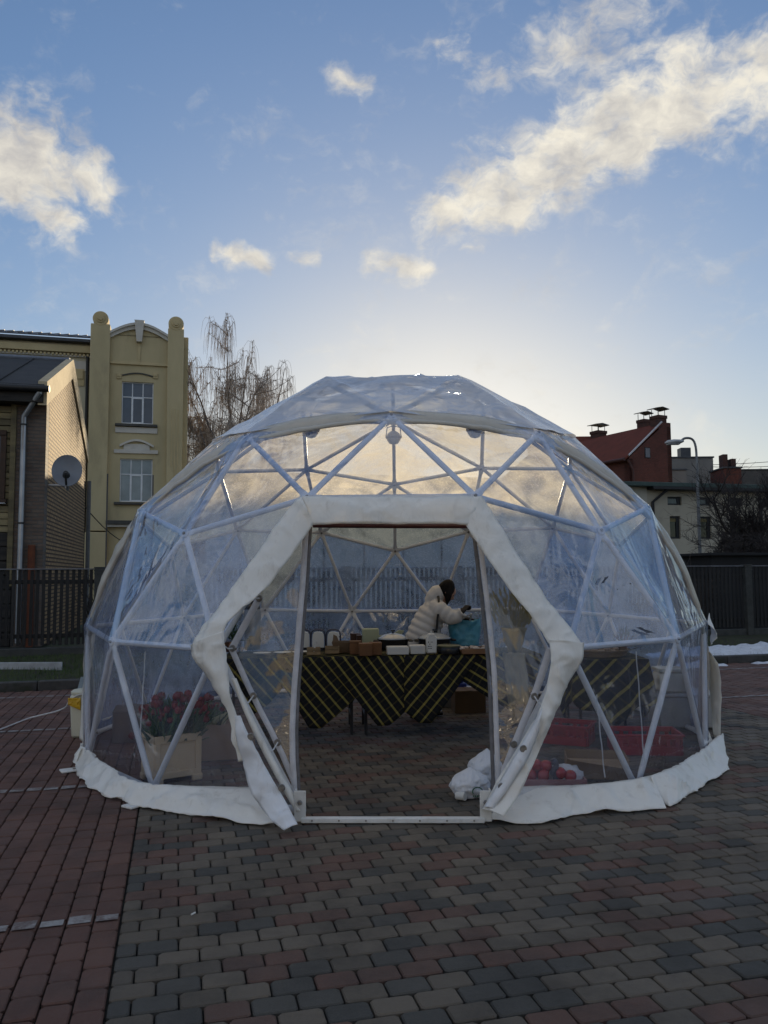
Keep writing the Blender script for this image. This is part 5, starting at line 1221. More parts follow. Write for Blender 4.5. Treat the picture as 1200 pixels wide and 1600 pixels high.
# dark tin, tray of biscuits
p = tp(703, 1022)+TN*.08; s_ = mpp(p); r_ = 18*s_; t = thing('round_tin', 'flat dark round tin with olive lid beside the biscuit tray', 'tin', p)
g = MB(); g.lathe(p, [(r_*.98, 0), (r_, .006), (r_, .062), (r_*.98, .066)], 26); g.build('body', BLK, t); g = MB(); g.lathe(p, [(r_*1.02, .067), (r_*1.02, .078), (r_*.95, .083)], 26); g.build('lid', pm('olive_lid', (.10, .11, .06), None, 5, .4), t)
p = tp(742, 1021)+TN*.07; s_ = mpp(p); t = thing('wood_tray', 'wooden tray under pale biscuits by the right curtain edge', 'tray', p); TRW = pm('tray_wood', (.22, .11, .05), (.17, .085, .04), 5, .6, .2)
g = MB(); g.box(p+EZ*.014, (44*s_, .26, .024), AXT, .004); g.build('base', TRW, t)
for sx in (-1, 1):
    g = MB(); g.box(p+TN*sx*.136+EZ*.026, (44*s_, .012, .05), AXT, .003); g.build('rim', TRW, t)
BISC = pm('iced_biscuit', (.62, .57, .52), (.45, .36, .30), 30, .8, .3)
g = MB(); g.lathe((0, 0, 0), [(.018, 0), (.024, .004), (.024, .012), (.016, .018), (.004, .019)], 10); bme = g.mesh('biscuit', BISC); rj = random.Random(9)
for k in range(26):
    o = bpy.data.objects.new('biscuit', bme); COL.objects.link(o); q = p+TD*rj.uniform(-.13, .13)+TN*rj.uniform(-.105, .105)+EZ*(.0265+.018*(k//13)); o.location = tuple(q); o.rotation_euler = (0 if k < 13 else rj.uniform(-.2, .2), 0 if k < 13 else rj.uniform(-.2, .2), rj.uniform(0, 6)); tag(o, 'small pale iced biscuit heaped on the wooden tray', 'biscuit', 'biscuits on the tray')
# plates and urn behind the left curtain
for x, y, nm in ((409, 1023, 'white plate nearest the left table end'), (441, 1022, 'white plate in the middle behind the left curtain'), (470, 1021, 'white plate beside the curtain edge')):
    p = tp(x, y)+TN*.05; g = MB(); g.lathe(p, [(.03, 0), (.05, .004), (.088, .014), (.09, .016), (.05, .008), (.01, .007)], 22); solo('plate', g, WHT, nm, 'plate', 'white plates')
p = tp(391, 1018)+TN*.25; s_ = mpp(p); t = thing('drinks_urn', 'grey cylindrical drinks urn on the left table end', 'urn', p); r_ = 13*s_
g = MB(); g.lathe(p, [(r_*.9, 0), (r_, .02), (r_, .40), (r_*.92, .42)], 22); g.build('body', pm('brushed_steel', (.30, .31, .33), (.24, .25, .27), 4, .4, metal=.6), t)
g = MB(); g.lathe(p+EZ*.42, [(r_*.95, .001), (r_*.9, .035), (r_*.3, .06), (r_*.12, .09), (.005, .10)], 22); g.build('lid', BLK, t)
g = MB(); g.tube([p-TN*r_+EZ*.07, p-TN*(r_+.05)+EZ*.07, p-TN*(r_+.05)+EZ*.04], .01, 8); g.build('tap', BLK, t)
# potted green with amber bauble at the far left of the table
LEAF = pm('dark_leaf', (.02, .055, .02), (.04, .08, .03), 6, .5)
p = tp(359, 1020)+TN*.12; t = thing('potted_plant', 'small green potted plant with amber bauble at the left table end', 'plant', p); g = MB(); g.lathe(p, [(.05, 0), (.07, .09), (.075, .10), (.06, .10)], 16); g.build('pot', pm('clay_pot', (.10, .05, .03), None, 5, .7), t)
g = MB(); rj = random.Random(2)
for k in range(150):
    a, e_ = rj.uniform(0, 6.28), rj.uniform(.1, 1.4); d = wv((math.cos(a)*math.cos(e_), math.sin(a)*math.cos(e_), math.sin(e_))); q = p+EZ*.10+d*rj.uniform(.03, .20); n_ = _n(np.cross(d, (rj.random(), rj.random(), 1))); g.add([q-n_*.012, q+d*.02, q+n_*.012, q+d*.05-EZ*.01], [(0, 1, 2), (1, 3, 2), (0, 3, 1)])
g.build('foliage', LEAF, t, False)
g = MB(); g.lathe(p-TN*.09+EZ*.07+TD*.02, [(.003, -.04), (.03, -.026), (.04, 0), (.03, .026), (.003, .04)], 14); g.build('bauble', pm('amber_glass', (.35, .12, .02), None, 4, .1), t)
# boxes under the table
for x, y, w_, h_, mt, nm in ((738, 1117, 48, 34, pm('brown_carton', (.13, .085, .045), (.11, .07, .04), 4, .85, .2), 'brown carton under the right table'), (700, 1108, 26, 26, pm('grey_carton', (.20, .20, .20), (.17, .17, .17), 4, .8), 'grey box under the right table')):
    p = gp(x, y, 0)+TN*.25; s_ = mpp(p); g = MB(); g.box(p+EZ*h_*s_/2, (w_*s_, .30, h_*s_), AXT, .006); g.box(p+EZ*(h_*s_+.002), (.05, .30, .003), AXT); solo('carton', g, mt, nm, 'box', 'cartons under the table')
p = gp(712, 1104, 0)+TN*.5; g = MB(); g.box(p+EZ*.27, (.34, .26, .10), AXT, .02); g.box(p+EZ*.11, (.40, .28, .22), AXT, .01); solo('blue_crate', g, pm('blue_plastic', (.02, .03, .16), None, 5, .4), 'blue plastic crate behind the cartons under the table', 'crate')
# upright bunch of dried grass with wrapping on the right table end
p = tp(808, 1020)+TN*.12; t = thing('dried_bouquet', 'dried grass bouquet in cream paper on the right table end', 'bouquet', p); g = MB(); rj = random.Random(21); STRAW = pm('straw', (.34, .28, .14), (.24, .22, .10), 8, .8, rnd=.1)
for k in range(170):
    a = rj.uniform(-1, 1)*.42; b = rj.uniform(-.3, .3); L = rj.uniform(.30, .62); d = _n(wv((a, b, 1))); q = p+EZ*.06+wv((a*.08, b*.08, 0)); e_ = q+d*L+wv((a*.1, 0, -.03)); m_ = q+d*L*.55
    g.tube([q, m_, e_], [.0025, .002, .001], 3, cap=False)
    s1 = _n(np.cross(d, (0, 1, 0)))*.010; g.add([e_-d*.07, e_-d*.03+s1, e_+d*.03, e_-d*.03-s1], [(0, 1, 2, 3)])
g.build('stalks', STRAW, t, False)
CRM = pm('cream_paper', (.24, .21, .12), (.18, .16, .09), 6, .7, .3)
g = MB(); g.grid(lambda u, v: p+EZ*(-.02+.26*v)+wv((math.cos(u*5.6+2)*(.05+.09*v+.02*nz((u*6, v*3, 1), 1.0)), math.sin(u*5.6+2)*(.05+.08*v), .03*nz((u*8, v, 3), 1.0))), 28, 8); g.build('paper_wrap', CRM, t, solid=.002)
pf = TP(tu(812), -.06, TZ); g = MB(); g.grid(lambda u, v: pf+TD*(-.11+.22*u+.05*(v-.5))+EZ*(.03-.50*v+.04*nz((u*4, 2, 2), 1.0))-TN*(.02+.02*abs(math.sin(u*9))+.03*nz((u*5, v*5, 0), 1.0)), 24, 16); g.build('hanging_ribbon_paper', CRM, t, solid=.002)

# ------------------------------------------------------------------ small display table on the right
DT = wv((2.06, -.18, 0)); t = thing('display_table', 'small square display table under a plaid cloth on the right', 'table', DT); hw = .34
g = MB(); g.box(DT+EZ*.725, (hw*2, hw*2, .03), bev=.005); g.build('tabletop', TBL, t)
for sx in (-1, 1):
    for sy in (-1, 1):
        g = MB(); g.tube([DT+wv((sx*.29, sy*.29, 0)), DT+wv((sx*.29, sy*.29, .712))], .015, 8); g.build('leg', TLEG, t)
def small_cloth():
    g = MB(); N = 64; vs, uv, fs = [], [], []; per = []
    for k in range(N):
        f = 4*k/N; s_ = int(f); r_ = f-s_; c = [(-1, -1), (1, -1), (1, 1), (-1, 1)]; a, b = c[s_], c[(s_+1) % 4]; per.append((a[0]+(b[0]-a[0])*r_, a[1]+(b[1]-a[1])*r_, r_, s_))
    M = 12
    for k, (x, y, r_, s_) in enumerate(per):
        dr = .60-.22*abs(r_-.5)*2+.03*math.sin(k*.9); o = wv((x, y, 0))
        for j in range(M+1):
            d = dr*j/M; q = DT+o*(hw+.012+.03*min(1, d*4)*(.5+.5*math.sin(k*1.3))+.05*d)+EZ*(.746-d); vs.append(q); uv.append((s_*hw*2+r_*hw*2, -d))
    fs = [(k*(M+1)+j, ((k+1) % N)*(M+1)+j, ((k+1) % N)*(M+1)+j+1, k*(M+1)+j+1) for k in range(N) for j in range(M)]; fs.append(tuple(k*(M+1) for k in range(N))[::-1])
    g.add(vs, fs); g.uv = uv; return solo('tablecloth', g, plaid('plaid_small', R(45), .12), 'plaid tablecloth draped over the small display table on the right', 'tablecloth', 'plaid tablecloths', True, 50, solid=.0025)
small_cloth()
p = DT+wv((-.05, -.02, .752)); t = thing('wicker_tray', 'shallow wicker tray of pale things on the small display table', 'tray', p)
for k in range(4):
    g = MB(); g.tube([p+wv((math.cos(a/20*6.283)*(.26+.012*k), math.sin(a/20*6.283)*(.24+.012*k), .012+.016*k)) for a in range(21)], .010, 6); g.build('woven_band', WIC, t)
g = MB(); g.lathe(p, [(.24, 0), (.25, .008), (.1, .009)], 24); g.build('base', WIC, t)
rj = random.Random(5); g = MB(); g.lathe((0, 0, 0), [(.004, -.02), (.026, -.012), (.032, .004), (.022, .022), (.004, .03)], 9); eme = g.mesh('bread_roll', pm('pale_roll', (.45, .35, .25), (.36, .26, .18), 12, .7, .3))
for k in range(22):
    o = bpy.data.objects.new('bread_roll', eme); COL.objects.link(o); a = rj.uniform(0, 6.28); r_ = .19*math.sqrt(rj.random()); o.location = tuple(p+wv((math.cos(a)*r_, math.sin(a)*r_, .032+.03*(k//14)))); tag(o, 'small pale roll heaped in the wicker tray', 'roll', 'rolls in the wicker tray')
p = DT+wv((.24, .12, .752)); t = thing('wreath_bunch', 'dark red and green evergreen bunch behind the wicker tray', 'bouquet', p); rj = random.Random(6); g = MB(); g2 = MB()
for k in range(260):
    a, e_ = rj.uniform(0, 6.28), rj.uniform(.0, 1.5); d = wv((math.cos(a)*math.cos(e_), math.sin(a)*math.cos(e_), math.sin(e_)*1.2)); q = p+EZ*.02+d*rj.uniform(.03, .19); n_ = _n(np.cross(d, (.3, .2, 1))); (g if k % 3 else g2).add([q-n_*.010, q+d*.03, q+n_*.010, q+d*.06], [(0, 1, 2), (1, 3, 2)])
g.build('greenery', LEAF, t, False); g2.build('berries', pm('dark_red_leaf', (.12, .02, .025), None, 5, .5), t, False)
# pale boxes behind it
p = gp(1072, 1142, 0)+wv((.05, .25, 0)); t = thing('storage_tub', 'wide pale grey storage tub by the right dome wall', 'tub', p); g = MB(); g.box(p+EZ*.17, (.62, .42, .32), bev=.02, taper=.93); g.build('body', pm('pale_grey_tub', (.40, .40, .38), (.34, .34, .33), 3, .6), t); g = MB(); g.box(p+EZ*.337, (.65, .45, .025), bev=.008); g.build('lid', pm('pale_grey_tub', (0, 0, 0)), t)
p = p+wv((-.10, 0, .352)); t = thing('foam_box', 'cream foam box with rounded lid on the storage tub', 'box', p); g = MB(); g.box(p+EZ*.10, (.30, .26, .20), bev=.02); g.build('body', pm('cream_foam', (.55, .54, .46), (.5, .49, .42), 4, .8), t); g = MB(); g.box(p+EZ*.222, (.31, .27, .04), bev=.018); g.build('lid', pm('cream_foam', (0, 0, 0)), t)

# ------------------------------------------------------------------ crates and parcels on the floor
REDP = pm('red_plastic', (.30, .018, .022), (.24, .016, .02), 4, .35)
def red_crate(p, yaw, L, Wd, H, nm):
    t = thing('plastic_crate', nm, 'crate', p, 'red plastic crates'); ax = (wv((math.cos(yaw), math.sin(yaw), 0)), wv((-math.sin(yaw), math.cos(yaw), 0)), EZ)
    def B(c, s_): g.box(p+ax[0]*c[0]+ax[1]*c[1]+EZ*c[2], s_, ax, .004)
    g = MB(); B((0, 0, .012), (L-.03, Wd-.03, .02)); g.build('bottom', REDP, t)
    for sy in (-1, 1):
        g = MB(); y = sy*(Wd/2-.008); B((0, y, H*.22), (L-.034, .014, H*.44)); B((0, y, H*.90), (L-.034, .014, H*.2))
        for k in range(7):
            x = (L-.10)*(k/6-.5)
            if k in (2, 4) or k in (0, 1, 5, 6): B((x, y, H*.62), (.035, .013, H*.36))
        g.build('side', REDP, t)
    for sx in (-1, 1):
        g = MB(); x = sx*(L/2-.008); B((x, 0, H*.26), (.014, Wd-.034, H*.52)); B((x, 0, H*.90), (.014, Wd-.034, H*.2))
        for k in (-1, 1): B((x, k*(Wd/2-.06), H*.66), (.013, .07, H*.28))
        g.build('end', REDP, t)
    g = MB()
    B((0, Wd/2-.002, H), (L+.02, .024, .018)); B((0, -Wd/2+.002, H), (L+.02, .024, .018)); B((L/2-.002, 0, H), (.024, Wd-.03, .018)); B((-L/2+.002, 0, H), (.024, Wd-.03, .018)); g.build('rim', REDP, t)
red_crate(wv((1.58, -.60, 0)), R(-24), .52, .36, .17, 'empty red plastic crate nearer the doorway'); red_crate(wv((2.20, -1.02, 0)), R(-4), .58, .38, .17, 'red plastic crate by the right dome struts')
def carton(p, yaw, L, Wd, H, nm, mt, flaps=True, grp='open cardboard boxes'):
    t = thing('cardboard_box', nm, 'box', p, grp); ax = (wv((math.cos(yaw), math.sin(yaw), 0)), wv((-math.sin(yaw), math.cos(yaw), 0)), EZ)
    g = MB(); g.box(p+EZ*.005, (L, Wd, .008), ax); g.build('bottom', mt, t, False)
    for s_ in (-1, 1):
        g = MB(); g.box(p+ax[1]*s_*(Wd/2)+EZ*H/2, (L, .006, H-.004), ax); g.build('side', mt, t, False); g = MB(); g.box(p+ax[0]*s_*(L/2)+EZ*H/2, (.006, Wd-.008, H-.004), ax); g.build('side', mt, t, False)
        if flaps:
            q = p+ax[1]*s_*Wd/2+EZ*H; g = MB(); g.prism([q-ax[0]*L/2, q+ax[0]*L/2, q+ax[0]*L*.46+ax[1]*s_*.09+EZ*rj.uniform(-.06, .02), q-ax[0]*L*.46+ax[1]*s_*.09+EZ*rj.uniform(-.06, .02)], EZ*.005); g.build('flap', mt, t, False)
    return t
CARD = pm('cardboard', (.26, .175, .10), (.21, .14, .085), 3, .85, .15)
carton(gp(940, 1218, 0)+wv((0, .16, 0)), R(-8), .46, .32, .15, 'open brown cardboard box at the right foot of the struts', CARD)
cb = gp(338, 1190, 0)+wv((0, .26, 0)); carton(cb, R(14), .52, .42, .30, 'large cardboard box behind the beige flower crate', pm('grey_brown_card', (.34, .24, .17), (.29, .20, .145), 3, .85, .15), False)
g = MB(); q = gp(190, 1165, 0)+wv((0, .3, 0)); g.box(q+EZ*.15, (.34, .40, .30), (wv((.97, .26, 0)), wv((-.26, .97, 0)), EZ), .01); g.box(q+EZ*.302, (.05, .40, .004), (wv((.97, .26, 0)), wv((-.26, .97, 0)), EZ)); solo('closed_box', g, pm('dull_card', (.17, .14, .13), None, 3, .85, .1), 'dull closed box at the left dome wall', 'box')
# flat tray with baubles and cotton
p = gp(868, 1228, 0)+wv((.0, .10, 0)); t = thing('flat_tray', 'shallow red-edged tray of red baubles inside the dome', 'tray', p); TR = pm('pale_tray', (.40, .18, .17), None, 5, .5)
g = MB(); g.box(p+EZ*.008, (.46, .24, .014), bev=.003); g.build('base', TR, t)
for sx, sy, a, b in ((0, 1, .46, .012), (0, -1, .46, .012), (1, 0, .012, .216), (-1, 0, .012, .216)):
    g = MB(); g.box(p+wv((sx*.224, sy*.114, .032)), (a, b, .034), bev=.003); g.build('rim', TR, t)
BAU = pm('red_bauble', (.36, .012, .015), (.28, .012, .014), 6, .18, coat=.4)
g = MB(); g.lathe((0, 0, 0), [(.002, -.046), (.026, -.038), (.042, -.018), (.046, 0), (.042, .018), (.026, .038), (.010, .046), (.009, .056), (.003, .058)], 16); bm_ = g.mesh('bauble', BAU)
for k, (x, y, z) in enumerate(((-.17, -.04, 0), (-.08, -.05, 0), (-.125, .05, 0), (-.03, .045, 0), (-.12, 0, .066), (-.05, -.01, .062), (.045, -.055, .02), (.12, -.06, 0), (-.19, .06, 0))):
    o = bpy.data.objects.new('bauble', bm_); COL.objects.link(o); o.location = tuple(p+wv((x, y, .062+z))); o.rotation_euler = (k*.5, k*.8, 0); tag(o, 'shiny red bauble heaped on the shallow tray', 'bauble', 'red baubles')
COT = pm('cotton', (.66, .64, .64), (.56, .54, .55), 20, .95, .6, 60)
g = MB(); q = p+wv((.09, .02, .03)); g.grid(lambda u, v: q+wv((.15*math.cos(u*6.283)*math.sin(v*1.571), .085*math.sin(u*6.283)*math.sin(v*1.571), .10*math.cos(v*1.571)))+wv((.012, .012, .012))*nz((math.cos(u*6.283)*v*3, math.sin(u*6.283)*v*3, 3), 2.0), 28, 12); solo('cotton_wool', g, COT, 'mound of white cotton wool on the bauble tray', 'cotton')
g = MB(); q = p+wv((.005, -.05, .02)); g.tube([q+wv((.012*math.sin(k*1.4), -.01, .021*k)) for k in range(9)], [.022, .026]*4+[.02], 8); solo('tinsel', g, pm('dark_tinsel', (.04, .045, .06), (.12, .12, .14), 60, .3), 'dark ribbed tinsel roll standing among the baubles', 'tinsel')
# white carrier bags in the doorway
BAG = pm('carrier_bag', (.70, .71, .74), (.62, .63, .66), 5, .45, .5, 14); INK = pm('green_ink', (.03, .14, .07), None, 5, .6)
def bagmesh(p, a, b, h, seed, lean=0.0):
    g = MB()
    def fn(u, v):
        th = u*6.2832; k = math.sin(math.pi*min(.5, v*.62+.06))if v < .5 else 1-.75*(v-.5)/.5*(v-.5)/.5
        r_ = (.72+.28*math.sin(min(1, v*3)*1.57))*(1 if v < .45 else max(.05, 1-((v-.45)/.55)**1.6)); q = wv((math.cos(th)*a*r_, math.sin(th)*b*r_, h*v)); d = 1+.16*nz((math.cos(th)*2, math.sin(th)*2, v*3), 1.3, seed)+.12*nz((math.cos(th)*4, math.sin(th)*4, v*5), 1.7, seed)+.05*nz((math.cos(th)*9, math.sin(th)*9, v*11), 1.5, seed)
        return p+q*wv((d, d, 1))+wv((lean*v, 0, 0))
    g.grid(fn, 64, 28); return g
p1 = gp(737, 1252, 0)+wv((0, .12, .005)); p2 = gp(754, 1236, 0)+wv((.03, .22, .005))
solo('carrier_bag', bagmesh(p2, .13, .11, .25, 8, .03), BAG, 'white carrier bag leaning at the back by the right curtain', 'bag', 'white carrier bags')
t = thing('carrier_bag', 'full white carrier bag with green print in the doorway', 'bag', p1, 'white carrier bags'); bagmesh(p1, .135, .11, .20, 3, .0).build('bag_body', BAG, t, True, 70)
g = MB(); q = p1+wv((.04, -.128, .065))
for k in range(9):
    a = k/8*3.3+.2; g.box(q+wv((math.cos(a)*.034, -.002+.006*math.cos(a), math.sin(a)*.026)), (.014, .004, .007), (wv((math.sin(a), 0, -math.cos(a))), wv((0, 1, 0)), wv((math.cos(a), 0, math.sin(a)))))
for k in range(5): g.box(q+wv((-.028+k*.014, -.004, -.032)), (.008, .004, .010))
g.build('printed_mark', INK, t, False)
g = MB(); g.tube([p1+wv((-.10, -.10, .03)), p1+wv((-.045, -.14, .032))], .028, 12); solo('paper_roll', g, pm('white_card', (0, 0, 0)), 'small white paper roll lying against the carrier bag', 'roll')

# ------------------------------------------------------------------ tulips in their crate
CR = pm('beige_crate', (.58, .44, .28), (.52, .39, .25), 3, .6, .1)
c0, c1, c2 = gp(232, 1226, 0), gp(293, 1223, 0), gp(214, 1206, 0)
cx = _n(c1-c0); cyv = _n(np.cross(EZ, cx)); cw = .36; cdp = .30; ch_ = .36; cp = c0+cx*cw*.42+cyv*cdp/2
t = thing('flower_crate', 'beige panelled plastic flower crate holding red tulips', 'crate', cp)
ang_ = R(24); ax = (cx*math.cos(ang_)+cyv*math.sin(ang_), cyv*math.cos(ang_)-cx*math.sin(ang_), EZ)
for s_, a, L in ((-1, 1, cw), (1, 1, cw), (-1, 0, cdp), (1, 0, cdp)):
    o = cp+ax[a]*s_*((cdp if a else cw)/2-.01); tx = ax[1-a]; g = MB()
    g.box(o+EZ*ch_*.52, (L-.04, .010, ch_*.80), (tx, ax[a]*s_, EZ)); pn = g.build('panel', CR, t, False)
    g = MB()
    for zz_, hh in ((.045+.02, .05), (ch_-.03, .06)): g.box(o+EZ*zz_+ax[a]*s_*.008, (L, .022, hh), (tx, ax[a]*s_, EZ), .006)
    for e_ in (-1, 1):
        g.box(o+tx*e_*(L/2-.022)+EZ*ch_*.5+ax[a]*s_*.008, (.044, .021, ch_), (tx, ax[a]*s_, EZ), .006); g.box(o+tx*e_*(L/2-.03)+EZ*.025+ax[a]*s_*.012, (.075, .03, .05), (tx, ax[a]*s_, EZ), .008)
    g.build('frame', CR, pn)
g = MB(); g.box(cp+EZ*.06, (cw-.05, cdp-.05, .01), ax); g.build('bottom', CR, t, False)
STEM = pm('tulip_stem', (.055, .13, .035), (.08, .15, .05), 5, .5); TLF = pm('tulip_leaf', (.035, .095, .035), (.06, .13, .05), 4, .45, rnd=.2); TUL = pm('tulip_red', (.13, .008, .014), (.21, .02, .02), 8, .45, rnd=.2)
def make_tulip(label):
    t = thing('tulip', label, 'flower', (0, 0, 0), 'red tulips in the crate')
    g = MB(); g.tube([(0, 0, 0), (.006, 0, .20), (.0, .006, .40)], .0045, 5); g.build('stem', STEM, t)
    g = MB()
    for k in range(6):
        a = k*1.047; off = .0 if k % 2 else .004; c, s_ = math.cos(a), math.sin(a)
        prof = [(.004, .398, .004), (.016+off, .406, .011), (.021+off, .422, .014), (.019+off, .440, .011), (.009+off, .454, .002)]
        vs = [];
        for r_, z, w_ in prof: vs += [(c*r_-s_*w_, s_*r_+c*w_, z), (c*(r_+.004), s_*(r_+.004), z), (c*r_+s_*w_, s_*r_-c*w_, z)]
        g.add(vs, [(i*3+j, i*3+j+1, i*3+j+4, i*3+j+3) for i in range(4) for j in range(2)])
    g.build('bloom', TUL, t, True, 60)
    for k in range(5):
        a = k*1.35+.4; h = .74+.09*k; g = MB(); c, s_ = math.cos(a), math.sin(a); vs = []
        for z, r_, w_ in ((.04, .004, .006), (.16, .020, .016), (.27, .050, .015), (.36, .085, .009), (.39, .11, .001)): vs += [(c*r_-s_*w_, s_*r_+c*w_, z*h), (c*(r_-.006), s_*(r_-.006), z*h-.004), (c*r_+s_*w_, s_*r_-c*w_, z*h)]
        g.add(vs, [(i*3+j, i*3+j+1, i*3+j+4, i*3+j+3) for i in range(4) for j in range(2)]); g.build('leaf', TLF, t, True, 60)
    return t
TL = 'red tulip with green leaves standing in the beige crate'; proto = make_tulip(TL); rj = random.Random(12)
for k in range(64):
    o = proto if k == 0 else copy_tree(proto); a = rj.uniform(0, 6.28); r_ = math.sqrt(rj.random()); q = cp+ax[0]*math.cos(a)*r_*(cw/2-.05)+ax[1]*math.sin(a)*r_*(cdp/2-.05)
    o.location = tuple(q+EZ*.16); s_ = rj.uniform(.72, 1.16); o.scale = (s_, s_, s_); o.rotation_euler = (ax[0][0]*0+math.sin(a)*-.40*r_+rj.gauss(0, .14), math.cos(a)*.52*r_+rj.gauss(0, .14), rj.uniform(0, 6.28))
    tag(o, TL, 'flower', 'red tulips in the crate')
TL2 = 'red tulip of the bunch wrapped in cream paper in the cardboard box'; pb = cb+wv((-.10, -.08, .12))
for k in range(9):
    o = copy_tree(proto); o.location = tuple(pb+wv((rj.uniform(-.07, .07), rj.uniform(-.05, .05), .02))); o.rotation_euler = (rj.gauss(.05, .15), rj.gauss(-.25, .18), rj.uniform(0, 6)); o.scale = (.9, .9, rj.uniform(.7, .9)); tag(o, TL2, 'flower', 'tulips in cream paper')
g = MB(); g.grid(lambda u, v: pb+EZ*(-.06+.30*v+.04*nz((u*5, 1, 1), 1))+wv((math.cos(u*5+2.2)*(.05+.11*v), math.sin(u*5+2.2)*(.05+.09*v), 0)), 24, 8); solo('paper_wrap', g, pm('yellowish_paper', (.46, .44, .26), (.4, .38, .22), 6, .7, .2), 'cream paper cone round tulips in the cardboard box', 'paper', solid=.002)
TL3 = 'drooping dark pink tulip leaning out at the left dome wall'
for k in range(5):
    o = copy_tree(proto); o.location = tuple(cp+wv((-.04, .22, .26))); o.rotation_euler = (rj.gauss(0, .35), -.95+rj.gauss(0, .30), rj.uniform(-.3, .3)); o.scale = (.95, .95, .85); tag(o, TL3, 'flower', 'drooping tulips')

# ------------------------------------------------------------------ waste bin and cable outside on the left
bp_ = gp(118, 1156, 0)+wv((.0, .16, 0)); BINM = pm('cream_bin', (.56, .55, .44), (.50, .49, .40), 3, .5, .05); t = thing('waste_bin', 'cream plastic waste bin with yellow bag left of the dome', 'bin', bp_)
k = mpp(bp_); bh = 72*k; bw = 32*k
g = MB(); g.box(bp_+EZ*bh*.46, (bw, bw*.85, bh*.92), bev=.02, taper=.86); g.build('body', BINM, t)
g = MB(); g.tube([bp_+EZ*bh*.92, bp_+EZ*bh*.97, bp_+EZ*bh*1.01, bp_+EZ*bh*1.03], [(bw*.56, bw*.50), (bw*.57, bw*.51), (bw*.45, bw*.4), (bw*.2, bw*.18)], 20, ref=(1, 0, 0)); g.build('lid', BINM, t)
g = MB(); g.prism([bp_+wv((-bw*.40, bw*.3, bh*1.0)), bp_+wv((bw*.25, bw*.3, bh*1.0)), bp_+wv((bw*.30, bw*.42, bh*1.28)), bp_+wv((-bw*.30, bw*.42, bh*1.25))], (0, .012, 0)); g.build('raised_flap', pm('blue_grey_lid', (.20, .26, .30), None, 4, .4), t, False)
g = MB(); g.grid(lambda u, v: bp_+wv((-bw*.52+bw*.62*u, -bw*.44-.012-.02*abs(nz((u*4, v*4, 1), 1.6)), bh*(.86-.24*v*(.6+.5*u)))), 14, 10); g.build('yellow_bag', pm('yellow_film_bag', (.62, .40, .02), (.50, .28, .02), 6, .4, .4, 14), t, solid=.003)
g = MB(); cab = [gp(-40, 1152, .015), gp(10, 1139, .02), gp(30, 1128, .05), gp(60, 1117, .10), gp(85, 1110, .18), gp(105, 1101, .28), gp(128, 1096, .36)]
cab = [gp(-40, 1154, .012), gp(0, 1140, .012), gp(20, 1132, .012), gp(45, 1122, .014), gp(62, 1118, .05), bp_+wv((-bw*.75, -.05, bh*.60)), bp_+wv((-bw*.5, -bw*.46, bh*.80)), bp_+wv((-bw*.05, -bw*.5, bh*.93)), bp_+wv((bw*.5, -bw*.44, bh*.95)), bp_+wv((bw*.9, -.02, bh*.9))]
g.tube(smooth_path(cab, 2), .008, 7); solo('power_cable', g, CORD, 'white power cable running from the left edge over the bin', 'cable')
g = MB(); p = gp(299, 1429, .012); g.tube([p, p+wv((.012, .022, 0))], .004, 8); solo('cigarette_end', g, WHT, 'tiny white cigarette end on the paving', 'cigarette end')

# ------------------------------------------------------------------ person bending over the table, seen from the side
PY = .66
def pp_(x, y, dy=0.0): return at(x, y, PY+dy)
hip = pp_(657, 1012); sh = pp_(682, 948); neck = pp_(689, 938); headc = pp_(698, 925)
foot = wv((hip[0], PY, 0)); person = thing('person', 'person in pale quilted coat and black hair bending over a blue bag', 'person', foot)
SKIN = pm('skin', (.42, .24, .17), (.38, .21, .15), 6, .55); TROU = pm('dark_trousers', (.018, .018, .022), None, 6, .8, .3); HAIR = pm('black_hair', (.007, .006, .006), (.012, .010, .010), 30, .7, .5, 60, stretch=(1, 1, .2), spec=.12)
COAT = pm('quilted_coat', (.60, .57, .53), (.53, .50, .47), 4, .55, .25, 26); GLOVE = pm('dark_glove', (.028, .022, .018), None, 8, .8)
def fuse(g, name, mt, parent, vox=.012, sm=4):
    o = g.build(name, mt, parent, True, 180); r_ = o.modifiers.new('fuse', 'REMESH'); r_.mode = 'VOXEL'; r_.voxel_size = vox; r_.use_smooth_shade = True
    if sm: s_ = o.modifiers.new('soft', 'SMOOTH'); s_.iterations = sm; s_.factor = .5
    return o
hz_ = hip[2]
hipL, hipR = hip+wv((0, -.085, -.02)), hip+wv((0, .085, -.02))
elb, wri = pp_(709, 967, -.22), pp_(722, 956, -.24); shN = sh+wv((.0, -.17, -.01)); shF = sh+wv((.0, .17, -.01))
elbF, wriF = pp_(712, 972, .20), pp_(725, 966, .02)
# body: one continuous figure
g = MB()
g.tube([hip+wv((-.02, 0, -.08)), hip, lerp(hip, sh, .35), lerp(hip, sh, .75), sh, neck], [(.13, .16), (.14, .17), (.12, .15), (.13, .17), (.10, .18), (.055, .06)], 14, ref=(1, 0, 0))
g.tube([neck-wv((.02, 0, .03)), neck, headc-wv((.01, 0, .06))], [.058, .055, .05], 12)
for hp2, dx in ((hipL, -.03), (hipR, .06)):
    kn = wv((hip[0]+dx+.02, hp2[1], hz_*.54)); an = wv((hip[0]+dx-.02, hp2[1], .09)); g.tube([hp2, lerp(hp2, kn, .5), kn, lerp(kn, an, .35), an], [.095, .085, .06, .062, .04], 12, ref=(1, 0, 0)); g.tube([an+wv((-.05, 0, -.045)), an+wv((.02, 0, -.03)), an+wv((.12, 0, -.055)), an+wv((.19, 0, -.065))], [(.035, .04), (.05, .045), (.03, .048), (.02, .035)], 10, ref=(0, 0, 1))
